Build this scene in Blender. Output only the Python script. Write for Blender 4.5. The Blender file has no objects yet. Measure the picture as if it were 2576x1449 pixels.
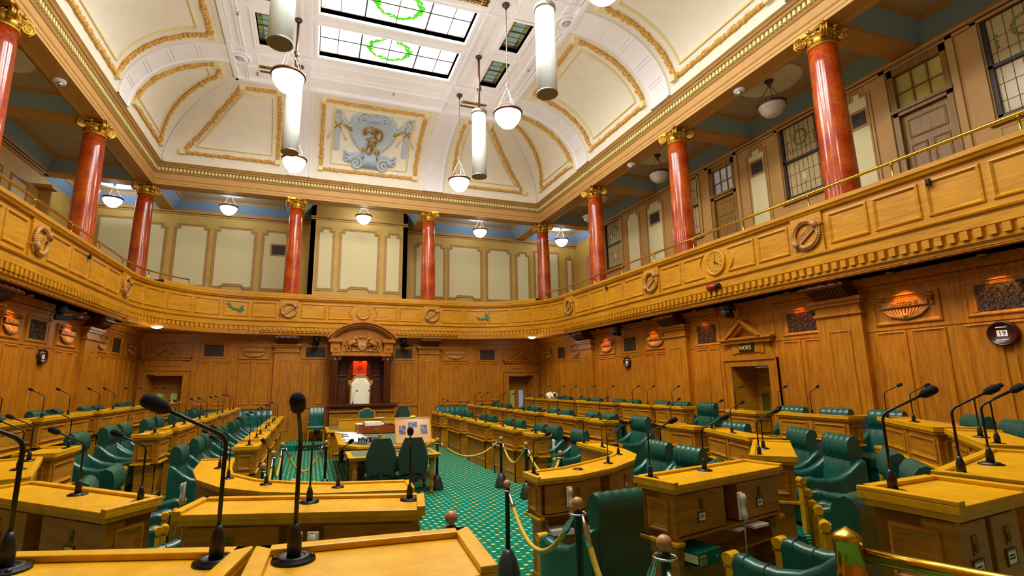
import bpy, bmesh, math, random
from mathutils import Vector, Matrix
R = random.Random(7)
PI = math.pi
SC = bpy.context.scene
COL = SC.collection

# ------------------------------------------------------------------ geometry
class G:
    """collects vertices/faces; build() links them as ONE mesh object"""
    def __init__(s):
        s.v = []; s.f = []; s.m = []; s.s = []
    def add(s, vs, fs, mi=0, sm=False, T=None):
        o = len(s.v)
        if T is not None:
            vs = [T @ Vector(p) for p in vs]
        s.v.extend([tuple(p) for p in vs])
        for f in fs:
            s.f.append([o + i for i in f]); s.m.append(mi); s.s.append(sm)
        return s
    def box(s, a, b, mi=0, T=None):
        x0, y0, z0 = a; x1, y1, z1 = b
        return s.add([(x0,y0,z0),(x1,y0,z0),(x1,y1,z0),(x0,y1,z0),(x0,y0,z1),(x1,y0,z1),(x1,y1,z1),(x0,y1,z1)],
                     [(3,2,1,0),(4,5,6,7),(0,1,5,4),(1,2,6,5),(2,3,7,6),(3,0,4,7)], mi, False, T)
    def prism(s, poly, z0, z1, mi=0, T=None, sm=False):
        n = len(poly)
        vs = [(x,y,z0) for x,y in poly] + [(x,y,z1) for x,y in poly]
        fs = [tuple(range(n-1,-1,-1)), tuple(range(n,2*n))]
        s.add(vs, fs, mi, False, T)
        o = len(s.v) - 2*n
        for i in range(n):
            j = (i+1) % n
            s.f.append([o+i,o+j,o+n+j,o+n+i]); s.m.append(mi); s.s.append(sm)
        return s
    def strip(s, P, Q, z0, z1, mi=0):
        """solid band between two polylines of equal length"""
        n = len(P)
        vs = [(p[0],p[1],z0) for p in P]+[(q[0],q[1],z0) for q in Q]+[(p[0],p[1],z1) for p in P]+[(q[0],q[1],z1) for q in Q]
        fs = []
        for i in range(n-1):
            fs += [(i,n+i,n+i+1,i+1),(2*n+i,2*n+i+1,3*n+i+1,3*n+i),(i,i+1,2*n+i+1,2*n+i),(n+i+1,n+i,3*n+i,3*n+i+1)]
        fs += [(0,2*n,3*n,n),(n-1,2*n-1,4*n-1,3*n-1)]
        return s.add(vs, fs, mi)
    def tube(s, pts, r, n=8, mi=0, cap=True, T=None, closed=False):
        pts = [Vector(p) for p in pts]; m = len(pts)
        rs = r if isinstance(r, (list, tuple)) else [r]*m
        vs = []; up = None
        for i, p in enumerate(pts):
            if closed: t = pts[(i+1) % m] - pts[i-1]
            else: t = pts[min(i+1,m-1)] - pts[max(i-1,0)]
            t.normalize()
            if up is None:
                up = Vector((0,0,1)) if abs(t.z) < .9 else Vector((1,0,0))
            a = t.cross(up)
            if a.length < 1e-5: a = t.cross(Vector((0.3,1,0.2)))
            a.normalize(); up = a.cross(t).normalized()
            for k in range(n):
                c = 2*PI*k/n
                vs.append(p + (a*math.cos(c) + up*math.sin(c))*rs[i])
        fs = []
        for i in range(m if closed else m-1):
            j = (i+1) % m
            for k in range(n):
                l = (k+1) % n
                fs.append((i*n+k, i*n+l, j*n+l, j*n+k))
        s.add(vs, fs, mi, True, T)
        if cap and not closed:
            o = len(s.v) - len(vs)
            s.f.append([o+k for k in range(n-1,-1,-1)]); s.m.append(mi); s.s.append(False)
            s.f.append([o+(m-1)*n+k for k in range(n)]); s.m.append(mi); s.s.append(False)
        return s
    def lathe(s, prof, n=16, mi=0, T=None, sm=True, sx=1, sy=1):
        """profile [(r,z)...] about Z"""
        vs = []
        for r, z in prof:
            for k in range(n):
                c = 2*PI*k/n
                vs.append((r*math.cos(c)*sx, r*math.sin(c)*sy, z))
        m = len(prof); fs = []
        for i in range(m-1):
            for k in range(n):
                l = (k+1) % n
                fs.append((i*n+k, i*n+l, (i+1)*n+l, (i+1)*n+k))
        s.add(vs, fs, mi, sm, T)
        o = len(s.v) - len(vs)
        if prof[0][0] > 1e-4:
            s.f.append([o+k for k in range(n-1,-1,-1)]); s.m.append(mi); s.s.append(False)
        if prof[-1][0] > 1e-4:
            s.f.append([o+(m-1)*n+k for k in range(n)]); s.m.append(mi); s.s.append(False)
        return s
    def ball(s, c, r, n=12, mi=0, T=None, sc=(1,1,1)):
        prof = [(max(1e-5, r*math.sin(PI*i/(n//2+2))), -r*math.cos(PI*i/(n//2+2))) for i in range(n//2+3)]
        M = Matrix.Translation(c) @ Matrix.Diagonal((*sc,1))
        return s.lathe(prof, n, mi, M if T is None else T @ M)
    def grid(s, rows, mi=0, sm=True, T=None, closed=False):
        """rows of points, all of the same length"""
        n = len(rows[0]); vs = [p for r in rows for p in r]; fs = []
        for i in range(len(rows)-1):
            for k in range(n if closed else n-1):
                l = (k+1) % n
                fs.append((i*n+k, i*n+l, (i+1)*n+l, (i+1)*n+k))
        return s.add(vs, fs, mi, sm, T)
    def fan(s, pts, mi=0, T=None):
        return s.add(pts, [tuple(range(len(pts)))], mi, False, T)
    def sweep(s, path, prof, mi=0, closed=False, sm=False, z=0.0):
        """horizontal path [(x,y)], profile [(off,z)]; off is to the LEFT of travel"""
        m = len(path); rows = []
        for i in range(m):
            p = Vector(path[i])
            if closed: a, b = Vector(path[i-1]), Vector(path[(i+1) % m])
            else: a, b = Vector(path[max(i-1,0)]), Vector(path[min(i+1,m-1)])
            d0 = (p-a).normalized() if (p-a).length > 1e-6 else (b-p).normalized()
            d1 = (b-p).normalized() if (b-p).length > 1e-6 else d0
            n0 = Vector((-d0.y,d0.x)); n1 = Vector((-d1.y,d1.x))
            nn = n0+n1; nn = nn/max(1e-6, nn.length)
            k = 1/max(.3, nn.dot(n0))
            rows.append([(p.x+nn.x*o*k, p.y+nn.y*o*k, z+zz) for o, zz in prof])
        if closed: rows.append(rows[0])
        return s.grid(rows, mi, sm)
    def build(s, name, mats, parent=None, loc=None, bevel=0, subsurf=0, recalc=True):
        me = bpy.data.meshes.new(name)
        me.from_pydata(s.v, [], s.f)
        for m in (mats if isinstance(mats, (list, tuple)) else [mats]):
            me.materials.append(m)
        me.polygons.foreach_set('material_index', s.m)
        me.polygons.foreach_set('use_smooth', s.s)
        if recalc:
            bm = bmesh.new(); bm.from_mesh(me)
            bmesh.ops.recalc_face_normals(bm, faces=bm.faces)
            bm.to_mesh(me); bm.free()
        me.update()
        o = bpy.data.objects.new(name, me); COL.objects.link(o)
        if loc is not None: o.location = loc
        if parent is not None: o.parent = parent
        if bevel:
            b = o.modifiers.new('bevel', 'BEVEL'); b.width = bevel; b.segments = 2; b.limit_method = 'ANGLE'; b.angle_limit = .7
        if subsurf:
            b = o.modifiers.new('sub', 'SUBSURF'); b.levels = subsurf; b.render_levels = subsurf
        return o

def tag(o, label=None, cat=None, group=None, kind=None):
    if label: o['label'] = label
    if cat: o['category'] = cat
    if group: o['group'] = group
    if kind: o['kind'] = kind
    return o
def struct(o): o['kind'] = 'structure'; return o
def empty(name, loc=(0,0,0), rz=0, label=None, cat=None, group=None):
    o = bpy.data.objects.new(name, None); COL.objects.link(o)
    o.empty_display_size = .1
    o.location = loc; o.rotation_euler = (0,0,rz)
    return tag(o, label, cat, group)
def copytree(o, parent=None):
    c = o.copy(); COL.objects.link(c)
    if parent is not None: c.parent = parent
    for ch in list(o.children): copytree(ch, c)
    return c
class Proto:
    """first use moves the prototype itself, later uses copy thing + parts"""
    def __init__(s, root): s.root = root; s.used = False
    def put(s, loc, rz, label, cat=None, group=None):
        o = s.root if not s.used else copytree(s.root)
        s.used = True
        o.location = loc; o.rotation_euler = (0,0,rz)
        return tag(o, label, cat, group)
ORD = ['first','second','third','fourth','fifth','sixth','seventh','eighth','ninth','tenth','eleventh','twelfth','thirteenth','fourteenth']
def TR(o, u, v, w):
    """matrix with columns u,v,w at origin o"""
    return Matrix(((u[0],v[0],w[0],o[0]),(u[1],v[1],w[1],o[1]),(u[2],v[2],w[2],o[2]),(0,0,0,1)))
def panel(g, T, u0, v0, u1, v1, s=1.0, mi=0, fmi=None, fd=.003, prof=None):
    """applied moulding ring around a field, in the plane of T (x=u, y=v, z=out)"""
    if fmi is None: fmi = mi
    prof = prof or [(0,0),(.006,.02),(.022,.024),(.034,.012),(.05,.008),(.056,fd)]
    rings = []
    for w, d in prof:
        w *= s; d *= s
        rings.append([(u0+w,v0+w,d),(u1-w,v0+w,d),(u1-w,v1-w,d),(u0+w,v1-w,d)])
    for a, b in zip(rings, rings[1:]):
        g.add(a+b, [(0,1,5,4),(1,2,6,5),(2,3,7,6),(3,0,4,7)], mi, False, T)
    g.add(rings[-1], [(0,1,2,3)], fmi, False, T)
def text(body, name, mat, size, T, parent=None, depth=.004, align='CENTER'):
    cu = bpy.data.curves.new(name, 'FONT'); cu.body = body; cu.size = size
    cu.align_x = align; cu.align_y = 'CENTER'; cu.extrude = depth; cu.resolution_u = 2
    o = bpy.data.objects.new(name, cu)
    dg = None
    COL.objects.link(o); bpy.context.view_layer.update()
    me = bpy.data.meshes.new_from_object(o.evaluated_get(bpy.context.evaluated_depsgraph_get()))
    COL.objects.unlink(o); bpy.data.objects.remove(o)
    me.transform(T); me.materials.clear(); me.materials.append(mat); me.name = name
    r = bpy.data.objects.new(name, me); COL.objects.link(r)
    if parent is not None: r.parent = parent
    return r
def arcpts(cx, cy, r, a0, a1, n):
    return [(cx+r*math.cos(a0+(a1-a0)*i/n), cy+r*math.sin(a0+(a1-a0)*i/n)) for i in range(n+1)]
def lerp(a, b, t): return tuple(x+(y-x)*t for x, y in zip(a, b))

# ------------------------------------------------------------------ materials
def lin(h):
    h = h.lstrip('#'); out = []
    for i in (0,2,4):
        c = int(h[i:i+2],16)/255
        out.append(c/12.92 if c <= .04045 else ((c+.055)/1.055)**2.4)
    return (*out, 1)
def newmat(name):
    m = bpy.data.materials.new(name); m.use_nodes = True
    nt = m.node_tree; b = nt.nodes['Principled BSDF']
    return m, nt, b
def plain(name, col, rough=.5, metal=0, noise=0, scale=8, bump=0, emit=None, es=0, spec=.5, bscale=None):
    m, nt, b = newmat(name); c = lin(col)
    b.inputs['Base Color'].default_value = c; b.inputs['Roughness'].default_value = rough
    b.inputs['Metallic'].default_value = metal; b.inputs['Specular IOR Level'].default_value = spec
    tc = nt.nodes.new('ShaderNodeTexCoord')
    nz = nt.nodes.new('ShaderNodeTexNoise'); nz.inputs['Scale'].default_value = scale; nz.inputs['Detail'].default_value = 4
    nt.links.new(tc.outputs['Object'], nz.inputs['Vector'])
    if noise:
        r = nt.nodes.new('ShaderNodeValToRGB')
        r.color_ramp.elements[0].position = .3; r.color_ramp.elements[1].position = .7
        r.color_ramp.elements[0].color = tuple(max(0,x*(1-noise)) for x in c[:3])+(1,)
        r.color_ramp.elements[1].color = tuple(min(1,x*(1+noise)) for x in c[:3])+(1,)
        nt.links.new(nz.outputs['Fac'], r.inputs['Fac']); nt.links.new(r.outputs['Color'], b.inputs['Base Color'])
    if bump:
        n2 = nz
        if bscale:
            n2 = nt.nodes.new('ShaderNodeTexNoise'); n2.inputs['Scale'].default_value = bscale
            nt.links.new(tc.outputs['Object'], n2.inputs['Vector'])
        bp = nt.nodes.new('ShaderNodeBump'); bp.inputs['Strength'].default_value = bump; bp.inputs['Distance'].default_value = .01
        nt.links.new(n2.outputs['Fac'], bp.inputs['Height']); nt.links.new(bp.outputs['Normal'], b.inputs['Normal'])
    if emit:
        b.inputs['Emission Color'].default_value = lin(emit); b.inputs['Emission Strength'].default_value = es
    return m
def wood(name, c0, c1, rough=.38, grain=(1,1,12), scale=3.0, spec=.4):
    """grain: stretch, the small component is the grain direction"""
    m, nt, b = newmat(name)
    b.inputs['Roughness'].default_value = rough; b.inputs['Specular IOR Level'].default_value = spec
    tc = nt.nodes.new('ShaderNodeTexCoord'); mp = nt.nodes.new('ShaderNodeMapping')
    mp.inputs['Scale'].default_value = grain
    nt.links.new(tc.outputs['Object'], mp.inputs['Vector'])
    nz = nt.nodes.new('ShaderNodeTexNoise'); nz.inputs['Scale'].default_value = scale; nz.inputs['Detail'].default_value = 6; nz.inputs['Roughness'].default_value = .65
    nt.links.new(mp.outputs['Vector'], nz.inputs['Vector'])
    n2 = nt.nodes.new('ShaderNodeTexNoise'); n2.inputs['Scale'].default_value = .7; n2.inputs['Detail'].default_value = 2
    nt.links.new(tc.outputs['Object'], n2.inputs['Vector'])
    mx = nt.nodes.new('ShaderNodeMath'); mx.operation = 'MULTIPLY_ADD'; mx.inputs[1].default_value = .75
    nt.links.new(nz.outputs['Fac'], mx.inputs[0])
    m3 = nt.nodes.new('ShaderNodeMath'); m3.operation = 'MULTIPLY'; m3.inputs[1].default_value = .25
    nt.links.new(n2.outputs['Fac'], m3.inputs[0]); nt.links.new(m3.outputs[0], mx.inputs[2])
    r = nt.nodes.new('ShaderNodeValToRGB')
    r.color_ramp.elements[0].position = .32; r.color_ramp.elements[1].position = .66
    r.color_ramp.elements[0].color = lin(c0); r.color_ramp.elements[1].color = lin(c1)
    nt.links.new(mx.outputs[0], r.inputs['Fac']); nt.links.new(r.outputs['Color'], b.inputs['Base Color'])
    bp = nt.nodes.new('ShaderNodeBump'); bp.inputs['Strength'].default_value = .08; bp.inputs['Distance'].default_value = .004
    nt.links.new(nz.outputs['Fac'], bp.inputs['Height']); nt.links.new(bp.outputs['Normal'], b.inputs['Normal'])
    return m
def marble(name):
    m, nt, b = newmat(name); b.inputs['Roughness'].default_value = .16; b.inputs['Specular IOR Level'].default_value = .6
    tc = nt.nodes.new('ShaderNodeTexCoord')
    n1 = nt.nodes.new('ShaderNodeTexNoise'); n1.inputs['Scale'].default_value = 1.6; n1.inputs['Detail'].default_value = 3
    n2 = nt.nodes.new('ShaderNodeTexNoise'); n2.inputs['Scale'].default_value = 38; n2.inputs['Detail'].default_value = 6
    for n in (n1,n2): nt.links.new(tc.outputs['Object'], n.inputs['Vector'])
    ad = nt.nodes.new('ShaderNodeMath'); ad.operation = 'MULTIPLY_ADD'; ad.inputs[1].default_value = .6
    m2 = nt.nodes.new('ShaderNodeMath'); m2.operation = 'MULTIPLY'; m2.inputs[1].default_value = .4
    nt.links.new(n2.outputs['Fac'], m2.inputs[0]); nt.links.new(n1.outputs['Fac'], ad.inputs[0]); nt.links.new(m2.outputs[0], ad.inputs[2])
    r = nt.nodes.new('ShaderNodeValToRGB'); e = r.color_ramp.elements
    e[0].position = .36; e[0].color = lin('#7a2408'); e[1].position = .64; e[1].color = lin('#c8621a')
    x = e.new(.5); x.color = lin('#a83c0c')
    nt.links.new(ad.outputs[0], r.inputs['Fac']); nt.links.new(r.outputs['Color'], b.inputs['Base Color'])
    return m
def carpet(name):
    """green carpet with staggered yellow motifs and small pale dots"""
    m, nt, b = newmat(name); b.inputs['Roughness'].default_value = .95; b.inputs['Specular IOR Level'].default_value = .1
    N = nt.nodes; L = nt.links
    tc = N.new('ShaderNodeTexCoord'); sp = N.new('ShaderNodeSeparateXYZ'); L.new(tc.outputs['Object'], sp.inputs[0])
    def M(op, a, c=None, d=None):
        n = N.new('ShaderNodeMath'); n.operation = op
        for i, x in enumerate((a,c,d)):
            if x is None: continue
            if isinstance(x, (int,float)): n.inputs[i].default_value = x
            else: L.new(x, n.inputs[i])
        return n.outputs[0]
    P = .19
    def dots(ox, oy, r, asp):
        u = M('DIVIDE', M('ADD', sp.outputs['X'], ox), P); v = M('DIVIDE', M('ADD', sp.outputs['Y'], oy), P)
        du = M('SUBTRACT', M('FRACT', u), .5); dv = M('SUBTRACT', M('FRACT', v), .5)
        du = M('ABSOLUTE', du); dv = M('ABSOLUTE', dv)
        return M('LESS_THAN', M('ADD', M('MULTIPLY', du, 1/asp), dv), r)
    y = M('MAXIMUM', dots(0,0,.13,1.5), dots(P/2,P/2,.13,1.5))
    w = M('MAXIMUM', dots(P/2,0,.075,1.4), dots(0,P/2,.075,1.4))
    nz = N.new('ShaderNodeTexNoise'); nz.inputs['Scale'].default_value = 90; nz.inputs['Detail'].default_value = 3
    L.new(tc.outputs['Object'], nz.inputs['Vector'])
    r = N.new('ShaderNodeValToRGB'); r.color_ramp.elements[0].color = lin('#00493a'); r.color_ramp.elements[1].color = lin('#007c62')
    L.new(nz.outputs['Fac'], r.inputs['Fac'])
    m1 = N.new('ShaderNodeMix'); m1.data_type = 'RGBA'; m1.inputs[7].default_value = lin('#3f9a80')
    L.new(w, m1.inputs[0]); L.new(r.outputs['Color'], m1.inputs[6])
    m2 = N.new('ShaderNodeMix'); m2.data_type = 'RGBA'; m2.inputs[7].default_value = lin('#c9bd5e')
    L.new(y, m2.inputs[0]); L.new(m1.outputs[2], m2.inputs[6])
    L.new(m2.outputs[2], b.inputs['Base Color'])
    bp = N.new('ShaderNodeBump'); bp.inputs['Strength'].default_value = .3; bp.inputs['Distance'].default_value = .004
    L.new(nz.outputs['Fac'], bp.inputs['Height']); L.new(bp.outputs['Normal'], b.inputs['Normal'])
    return m
def fretwork(name):
    m, nt, b = newmat(name); N = nt.nodes; L = nt.links
    tc = N.new('ShaderNodeTexCoord'); vo = N.new('ShaderNodeTexVoronoi'); vo.feature = 'DISTANCE_TO_EDGE'; vo.inputs['Scale'].default_value = 22
    L.new(tc.outputs['Object'], vo.inputs['Vector'])
    r = N.new('ShaderNodeValToRGB'); e = r.color_ramp.elements; e[0].position = .03; e[0].color = lin('#5a4020'); e[1].position = .09; e[1].color = lin('#0a0704')
    L.new(vo.outputs['Distance'], r.inputs['Fac']); L.new(r.outputs['Color'], b.inputs['Base Color']); b.inputs['Roughness'].default_value = .6
    return m
def obscure(name, col, es):
    """leaded obscure glass, a little light behind"""
    m, nt, b = newmat(name); N = nt.nodes; L = nt.links
    tc = N.new('ShaderNodeTexCoord'); nz = N.new('ShaderNodeTexNoise'); nz.inputs['Scale'].default_value = 60; nz.inputs['Detail'].default_value = 3
    L.new(tc.outputs['Object'], nz.inputs['Vector'])
    r = N.new('ShaderNodeValToRGB'); c = lin(col); e = r.color_ramp.elements
    e[0].position = .35; e[1].position = .65
    e[0].color = tuple(x*.7 for x in c[:3])+(1,); e[1].color = tuple(min(1,x*1.25) for x in c[:3])+(1,)
    L.new(nz.outputs['Fac'], r.inputs['Fac']); L.new(r.outputs['Color'], b.inputs['Base Color']); L.new(r.outputs['Color'], b.inputs['Emission Color'])
    b.inputs['Emission Strength'].default_value = es; b.inputs['Roughness'].default_value = .25
    bp = N.new('ShaderNodeBump'); bp.inputs['Strength'].default_value = .4; L.new(nz.outputs['Fac'], bp.inputs['Height']); L.new(bp.outputs['Normal'], b.inputs['Normal'])
    return m

WV = wood('oak_panelling', '#8a4c06', '#c07c12', .42, (9,9,.9), 2.6)       # vertical grain
WH = wood('oak_balcony', '#a4680a', '#cf9414', .4, (.9,.9,9), 2.6)          # horizontal grain
WD = wood('oak_desk_sides', '#8c5208', '#c08418', .36, (1.2,1.2,9), 2.6)
WT = wood('oak_desk_top', '#c48a06', '#e6ae0c', .3, (2,2,2), 5)
WK = wood('dark_carved_oak', '#3a1808', '#5e2c0e', .35, (8,8,1), 2.6)
WC = wood('carved_oak', '#8c5a20', '#c08c48', .4, (3,3,3), 4)
WG = wood('gallery_oak', '#6e4a14', '#9a722c', .4, (9,9,1), 2.6)
LEA = plain('green_leather', '#0a4a3c', .3, 0, .25, 6, .12, bscale=40, spec=.6)
LEB = plain('green_bench_leather', '#17584e', .3, 0, .2, 6, .1, bscale=40, spec=.6)
FAB = plain('dark_green_fabric', '#1f3a2c', .9, 0, .25, 60, .15)
BLK = plain('black_metal', '#0d0b0c', .4, .2)
FOAM = plain('black_foam', '#120c10', .95, 0, .3, 120, .5)
PLA = plain('black_plastic', '#111114', .45)
NAV = plain('navy_speaker_cloth', '#1c2034', .9, 0, .2, 90, .2)
BRS = plain('polished_brass', '#d2ae3a', .16, 1)
BRD = plain('dull_brass', '#8a6a24', .35, 1)
GLD = plain('gilding', '#c89a3c', .38, .85, .25, 14, .25)
PLG = plain('gilded_plaster_garland', '#d8a850', .6, .1, .35, 22, .5)
PLC = plain('cream_plaster_strip', '#e8dca0', .6)
WHT = plain('white_plaster', '#f4f2f4', .7, 0, .02, 4)
CRM = plain('cream_plaster_vault', '#efe8d6', .75, 0, .03, 3)
TAN = plain('tan_painted_plaster', '#c79a58', .6, 0, .06, 3)
TAD = plain('tan_moulding', '#b3894a', .6, 0, .06, 3)
DEN = plain('pale_dentil', '#e0d892', .6)
MUS = plain('mustard_gallery_wall', '#c8a44e', .6, 0, .06, 3)
CPN = plain('cream_wall_cloth', '#ddd3a2', .85, 0, .03, 30, .05)
BLU = plain('blue_cove_paint', '#8fb4dc', .6)
GCE = plain('gallery_ceiling_paint', '#b9b0a4', .7, 0, .05, 2)
MAR = marble('red_scagliola')
CAR = carpet('green_patterned_carpet')
CAS = plain('shaded_green_riser_carpet', '#013a28', .95, 0, .2, 90)  # carpet of the step riser; shade of its upright face mixed into the green
GRL = fretwork('iron_fretwork')
CREST = plain('pale_blue_relief', '#b9c9d6', .55, 0, .06, 10)
RIB = plain('cream_ribbon_relief', '#e6d6ae', .6)
GRN = plain('verdigris_leaves', '#1f9a74', .5, 0, .3, 30, .3)
SHEL = plain('white_glass_bowl', '#fff6e0', .3, emit='#fff2d0', es=9)
SHEB = plain('lit_gallery_bowl', '#fff4d6', .3, emit='#fff0cc', es=7)
SHED = plain('unlit_glass_bowl', '#cfc6ba', .25, 0, .05, 20)
BRZ = plain('bronze', '#6a4a3c', .35, .8)
PNE = plain('pewter', '#8d8478', .35, .7)
TUB = plain('white_perforated_tube', '#d5dcd8', .45, .1, .04, 40)
TUI = plain('speaker_grille', '#4a3c34', .7, 0, .3, 60)
SKY = plain('bright_skylight_glass', '#ffffff', .3, emit='#ffffff', es=3.2)
SKG = plain('skylight_green_glass', '#59c832', .3, emit='#5ad22a', es=1.0)
SKO = plain('skylight_amber_glass', '#f0b060', .3, emit='#f4c07a', es=1.2)
LED = plain('lead_came', '#4c463c', .5, .2)
SSG = obscure('dim_skylight_glass', '#8aa69a', .35)
SSY = obscure('dim_skylight_olive_glass', '#8a8e3c', .3)
SSD = plain('dark_green_glass', '#14261a', .3)
SSR = plain('rust_glass', '#7c3a24', .3)
OBG = obscure('obscure_window_glass', '#b39a66', .12)
OBP = obscure('obscure_window_glass_pink', '#a3917c', .12)
OBN = plain('leaded_green_glass', '#6f8420', .3)
OBW = plain('white_lozenge_glass', '#c8bcb8', .3)
DGL = plain('door_glass', '#a6ba62', .2, 0, .1, 3, emit='#a6ba62', es=.25)
DGB = plain('door_glass_blue', '#9aa6c8', .2, 0, .1, 3, emit='#aab4d8', es=.4)
DGD = plain('dim_door_glass', '#4a4a16', .15)
PAP = plain('paper', '#f2f0ea', .7, 0, .02, 10)
INK = plain('ink', '#20201c', .7)
IVY = plain('ivory_plastic', '#e8dfc6', .35)
ROP = plain('yellow_rope', '#b89c22', .75, 0, .2, 80, .3)
STL = plain('chrome', '#c8ccd0', .15, 1)
STN = plain('dark_stanchion_steel', '#16201a', .35, .3)
STB = plain('grey_stanchion_foot', '#3a3f3a', .3, .4)
KNB = plain('wooden_ball', '#b07c44', .4, 0, .15, 20)
RED = plain('red_enamel', '#8c0e10', .3)
FLE = plain('white_fleece', '#ece6cc', .95, 0, .06, 30, .5)
BIN = plain('green_binder', '#006a56', .35)
BAI = plain('green_baize', '#5a6a50', .8, 0, .1, 40)
MAH = wood('mahogany_box', '#6e2c0a', '#95480f', .3, (2,2,6), 3)
GLS = plain('clear_glass', '#ffffff', .02)
GLS.node_tree.nodes['Principled BSDF'].inputs['Transmission Weight'].default_value = 1
GLS.node_tree.nodes['Principled BSDF'].inputs['IOR'].default_value = 1.3
PKB = plain('peach_mount_board', '#d9a97c', .12, spec=.8)
PHO = plain('monochrome_photo', '#6a6a78', .2, 0, .9, 18)
TRM = plain('plaque_glow_tint', '#c04a14', .4)  # plaque's red carries the orange spotlight glow in its base colour
PUR = plain('mauve_wall', '#8f6f86', .7)
PNK = plain('pink_curtain', '#c98a7c', .8)

# ------------------------------------------------------------------ room frame
XL, XR, YB, YN = -5.44, 9.05, 19.75, -4.0       # lower walls
ZS = 3.82                                        # underside of the gallery
GXL, GXR, GYB = -8.9, 12.2, 23.0                 # walls of the upper gallery
COLY = [15.67, 11.14, 6.65, 2.1, -2.45]
# floors ------------------------------------------------------------
g = G(); g.box((XL-.3,YN,-.2),(XR+.3,YB+.4,0)); o = g.build('floor', CAR); struct(o)
def tier(name, poly, z0, z1):
    g = G(); g.prism(poly, z0, z1); o = g.build(name, CAR); struct(o)
# raised seating tiers, horseshoe shaped: left, front, right
front1 = [(-2.0,9.2),(-2.0,6.9),(-1.35,5.2),(-.72,4.1),(.6,3.72),(1.9,3.5),(2.42,3.68),(3.98,4.12),(4.25,4.3),(5.2,5.5),(5.6,6.3),(5.4,9.0)]
t1 = [(XL,YN),(XR,YN),(XR,19.7),(5.4,19.7)] + front1[::-1] + [(-2.0,19.7),(XL,19.7)]
tier('floor_tier', t1, 0, .26)
front2 = [(-3.7,9.6),(-3.7,7.0),(-3.1,4.4),(-1.6,2.6),(-.6,2.0),(.6,1.85),(2.42,1.98),(3.1,2.05),(4.55,2.52),(6.1,3.7),(7.3,5.2),(7.55,7.0),(7.55,8.0)]
t2 = [(XL,YN),(XR,YN),(XR,18.2),(7.55,18.2)] + front2[::-1] + [(-3.7,18.6),(XL,18.6)]
tier('floor_tier', t2, .26, .48)
# speaker's platform with a brass nosing
g = G(); g.box((-1.6,17.9,0),(4.9,YB,.17)); struct(g.build('floor_platform', CAR))
g = G(); g.box((-.35,17.885,.0),(4.2,17.9,.15)); struct(g.build('trim_step_riser', CAS))
g = G()
for i in range(22): g.lathe([(.028,0),(.0,.001)], 4, 0, Matrix.Translation((-.25+i*.21,17.884,.07)) @ Matrix.Rotation(PI/2,4,'X'))
struct(g.build('trim_step_motifs', plain('yellow_motif','#a8a030',.9)))
g = G(); g.box((-.3,17.87,.15),(.62,17.93,.182)); tag(g.build('step_nosing', BRS), 'polished brass nosing on the green carpet step left of the table', 'step nosing')

# lower panelled walls ----------------------------------------------------
TRr = TR((XR,0,0),(0,-1,0),(0,0,1),(-1,0,0))     # right wall: u=-Y, v=Z, out=-X
TLl = TR((XL,0,0),(0,1,0),(0,0,1),(1,0,0))       # left wall: u=Y
TBb = TR((0,YB,0),(1,0,0),(0,0,1),(0,-1,0))      # back wall: u=X
def wallgeo(T, u0, u1, holes):
    g = G(); us = sorted({u0,u1,*[h[0] for h in holes],*[h[1] for h in holes]})
    for a, b in zip(us, us[1:]):
        top = ZS+.35; lo = 0
        for h in holes:
            if h[0]-1e-6 <= a and b <= h[1]+1e-6: lo = h[2]
        g.box((a,lo,-.25),(b,top,0),0,T)
    return g
def tallpanels(g, T, ranges):
    for a, b in ranges:
        panel(g, T, a, 1.40, b, 2.86, .9)
        g.box((a+.03,.35,0),(b-.03,1.25,.012),0,T)
def dado(g, T, spans):
    for a, b in spans:
        g.box((a,0,0),(b,.22,.03),0,T); g.box((a,1.26,0),(b,1.33,.035),0,T); g.box((a,2.885,0),(b,2.93,.012),0,T)
        g.box((a,3.58,0),(b,3.64,.03),0,T); g.box((a,3.72,0),(b,3.82,.12),0,T); g.box((a,3.66,0),(b,3.72,.07),0,T)
# right wall
rw = wallgeo(TRr, -YB-.25, -YN, [(-9.26,-8.26,2.4)])
dado(rw, TRr, [(-YB,-9.55),(-8.05,-YN)])
rp = [(6.06,5.59),(5.52,5.04),(4.82,4.4),(4.3,3.9),(7.88,7.49),(7.40,7.03),(14.95,14.5),(14.4,13.93),(13.74,13.27),(13.15,12.69),(12.46,12.03),(11.95,11.47),(10.38,10.0),(9.95,9.6),
      (19.36,18.9),(18.85,18.36),(18.12,17.7),(17.62,17.2),(16.95,16.5),(16.42,16.0),(3.5,3.0),(2.9,2.5)]
tallpanels(rw, TRr, [(-a,-b) for a, b in rp])
struct(rw.build('wall_right', WV))
# left wall
lw = wallgeo(TLl, YN, YB+.25, [])
dado(lw, TLl, [(YN,YB)])
lp = [(11.0,11.35),(11.79,12.3),(12.52,12.95),(13.05,13.48),(13.8,14.2),(14.38,14.8),(16.02,16.4),(16.46,16.9),(17.2,17.55),(17.62,17.95),(18.4,18.8),(18.88,19.3),(10.0,10.4),(10.5,10.9),(8.8,9.3),(9.35,9.8)]
tallpanels(lw, TLl, lp)
struct(lw.build('wall_left', WV))
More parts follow.
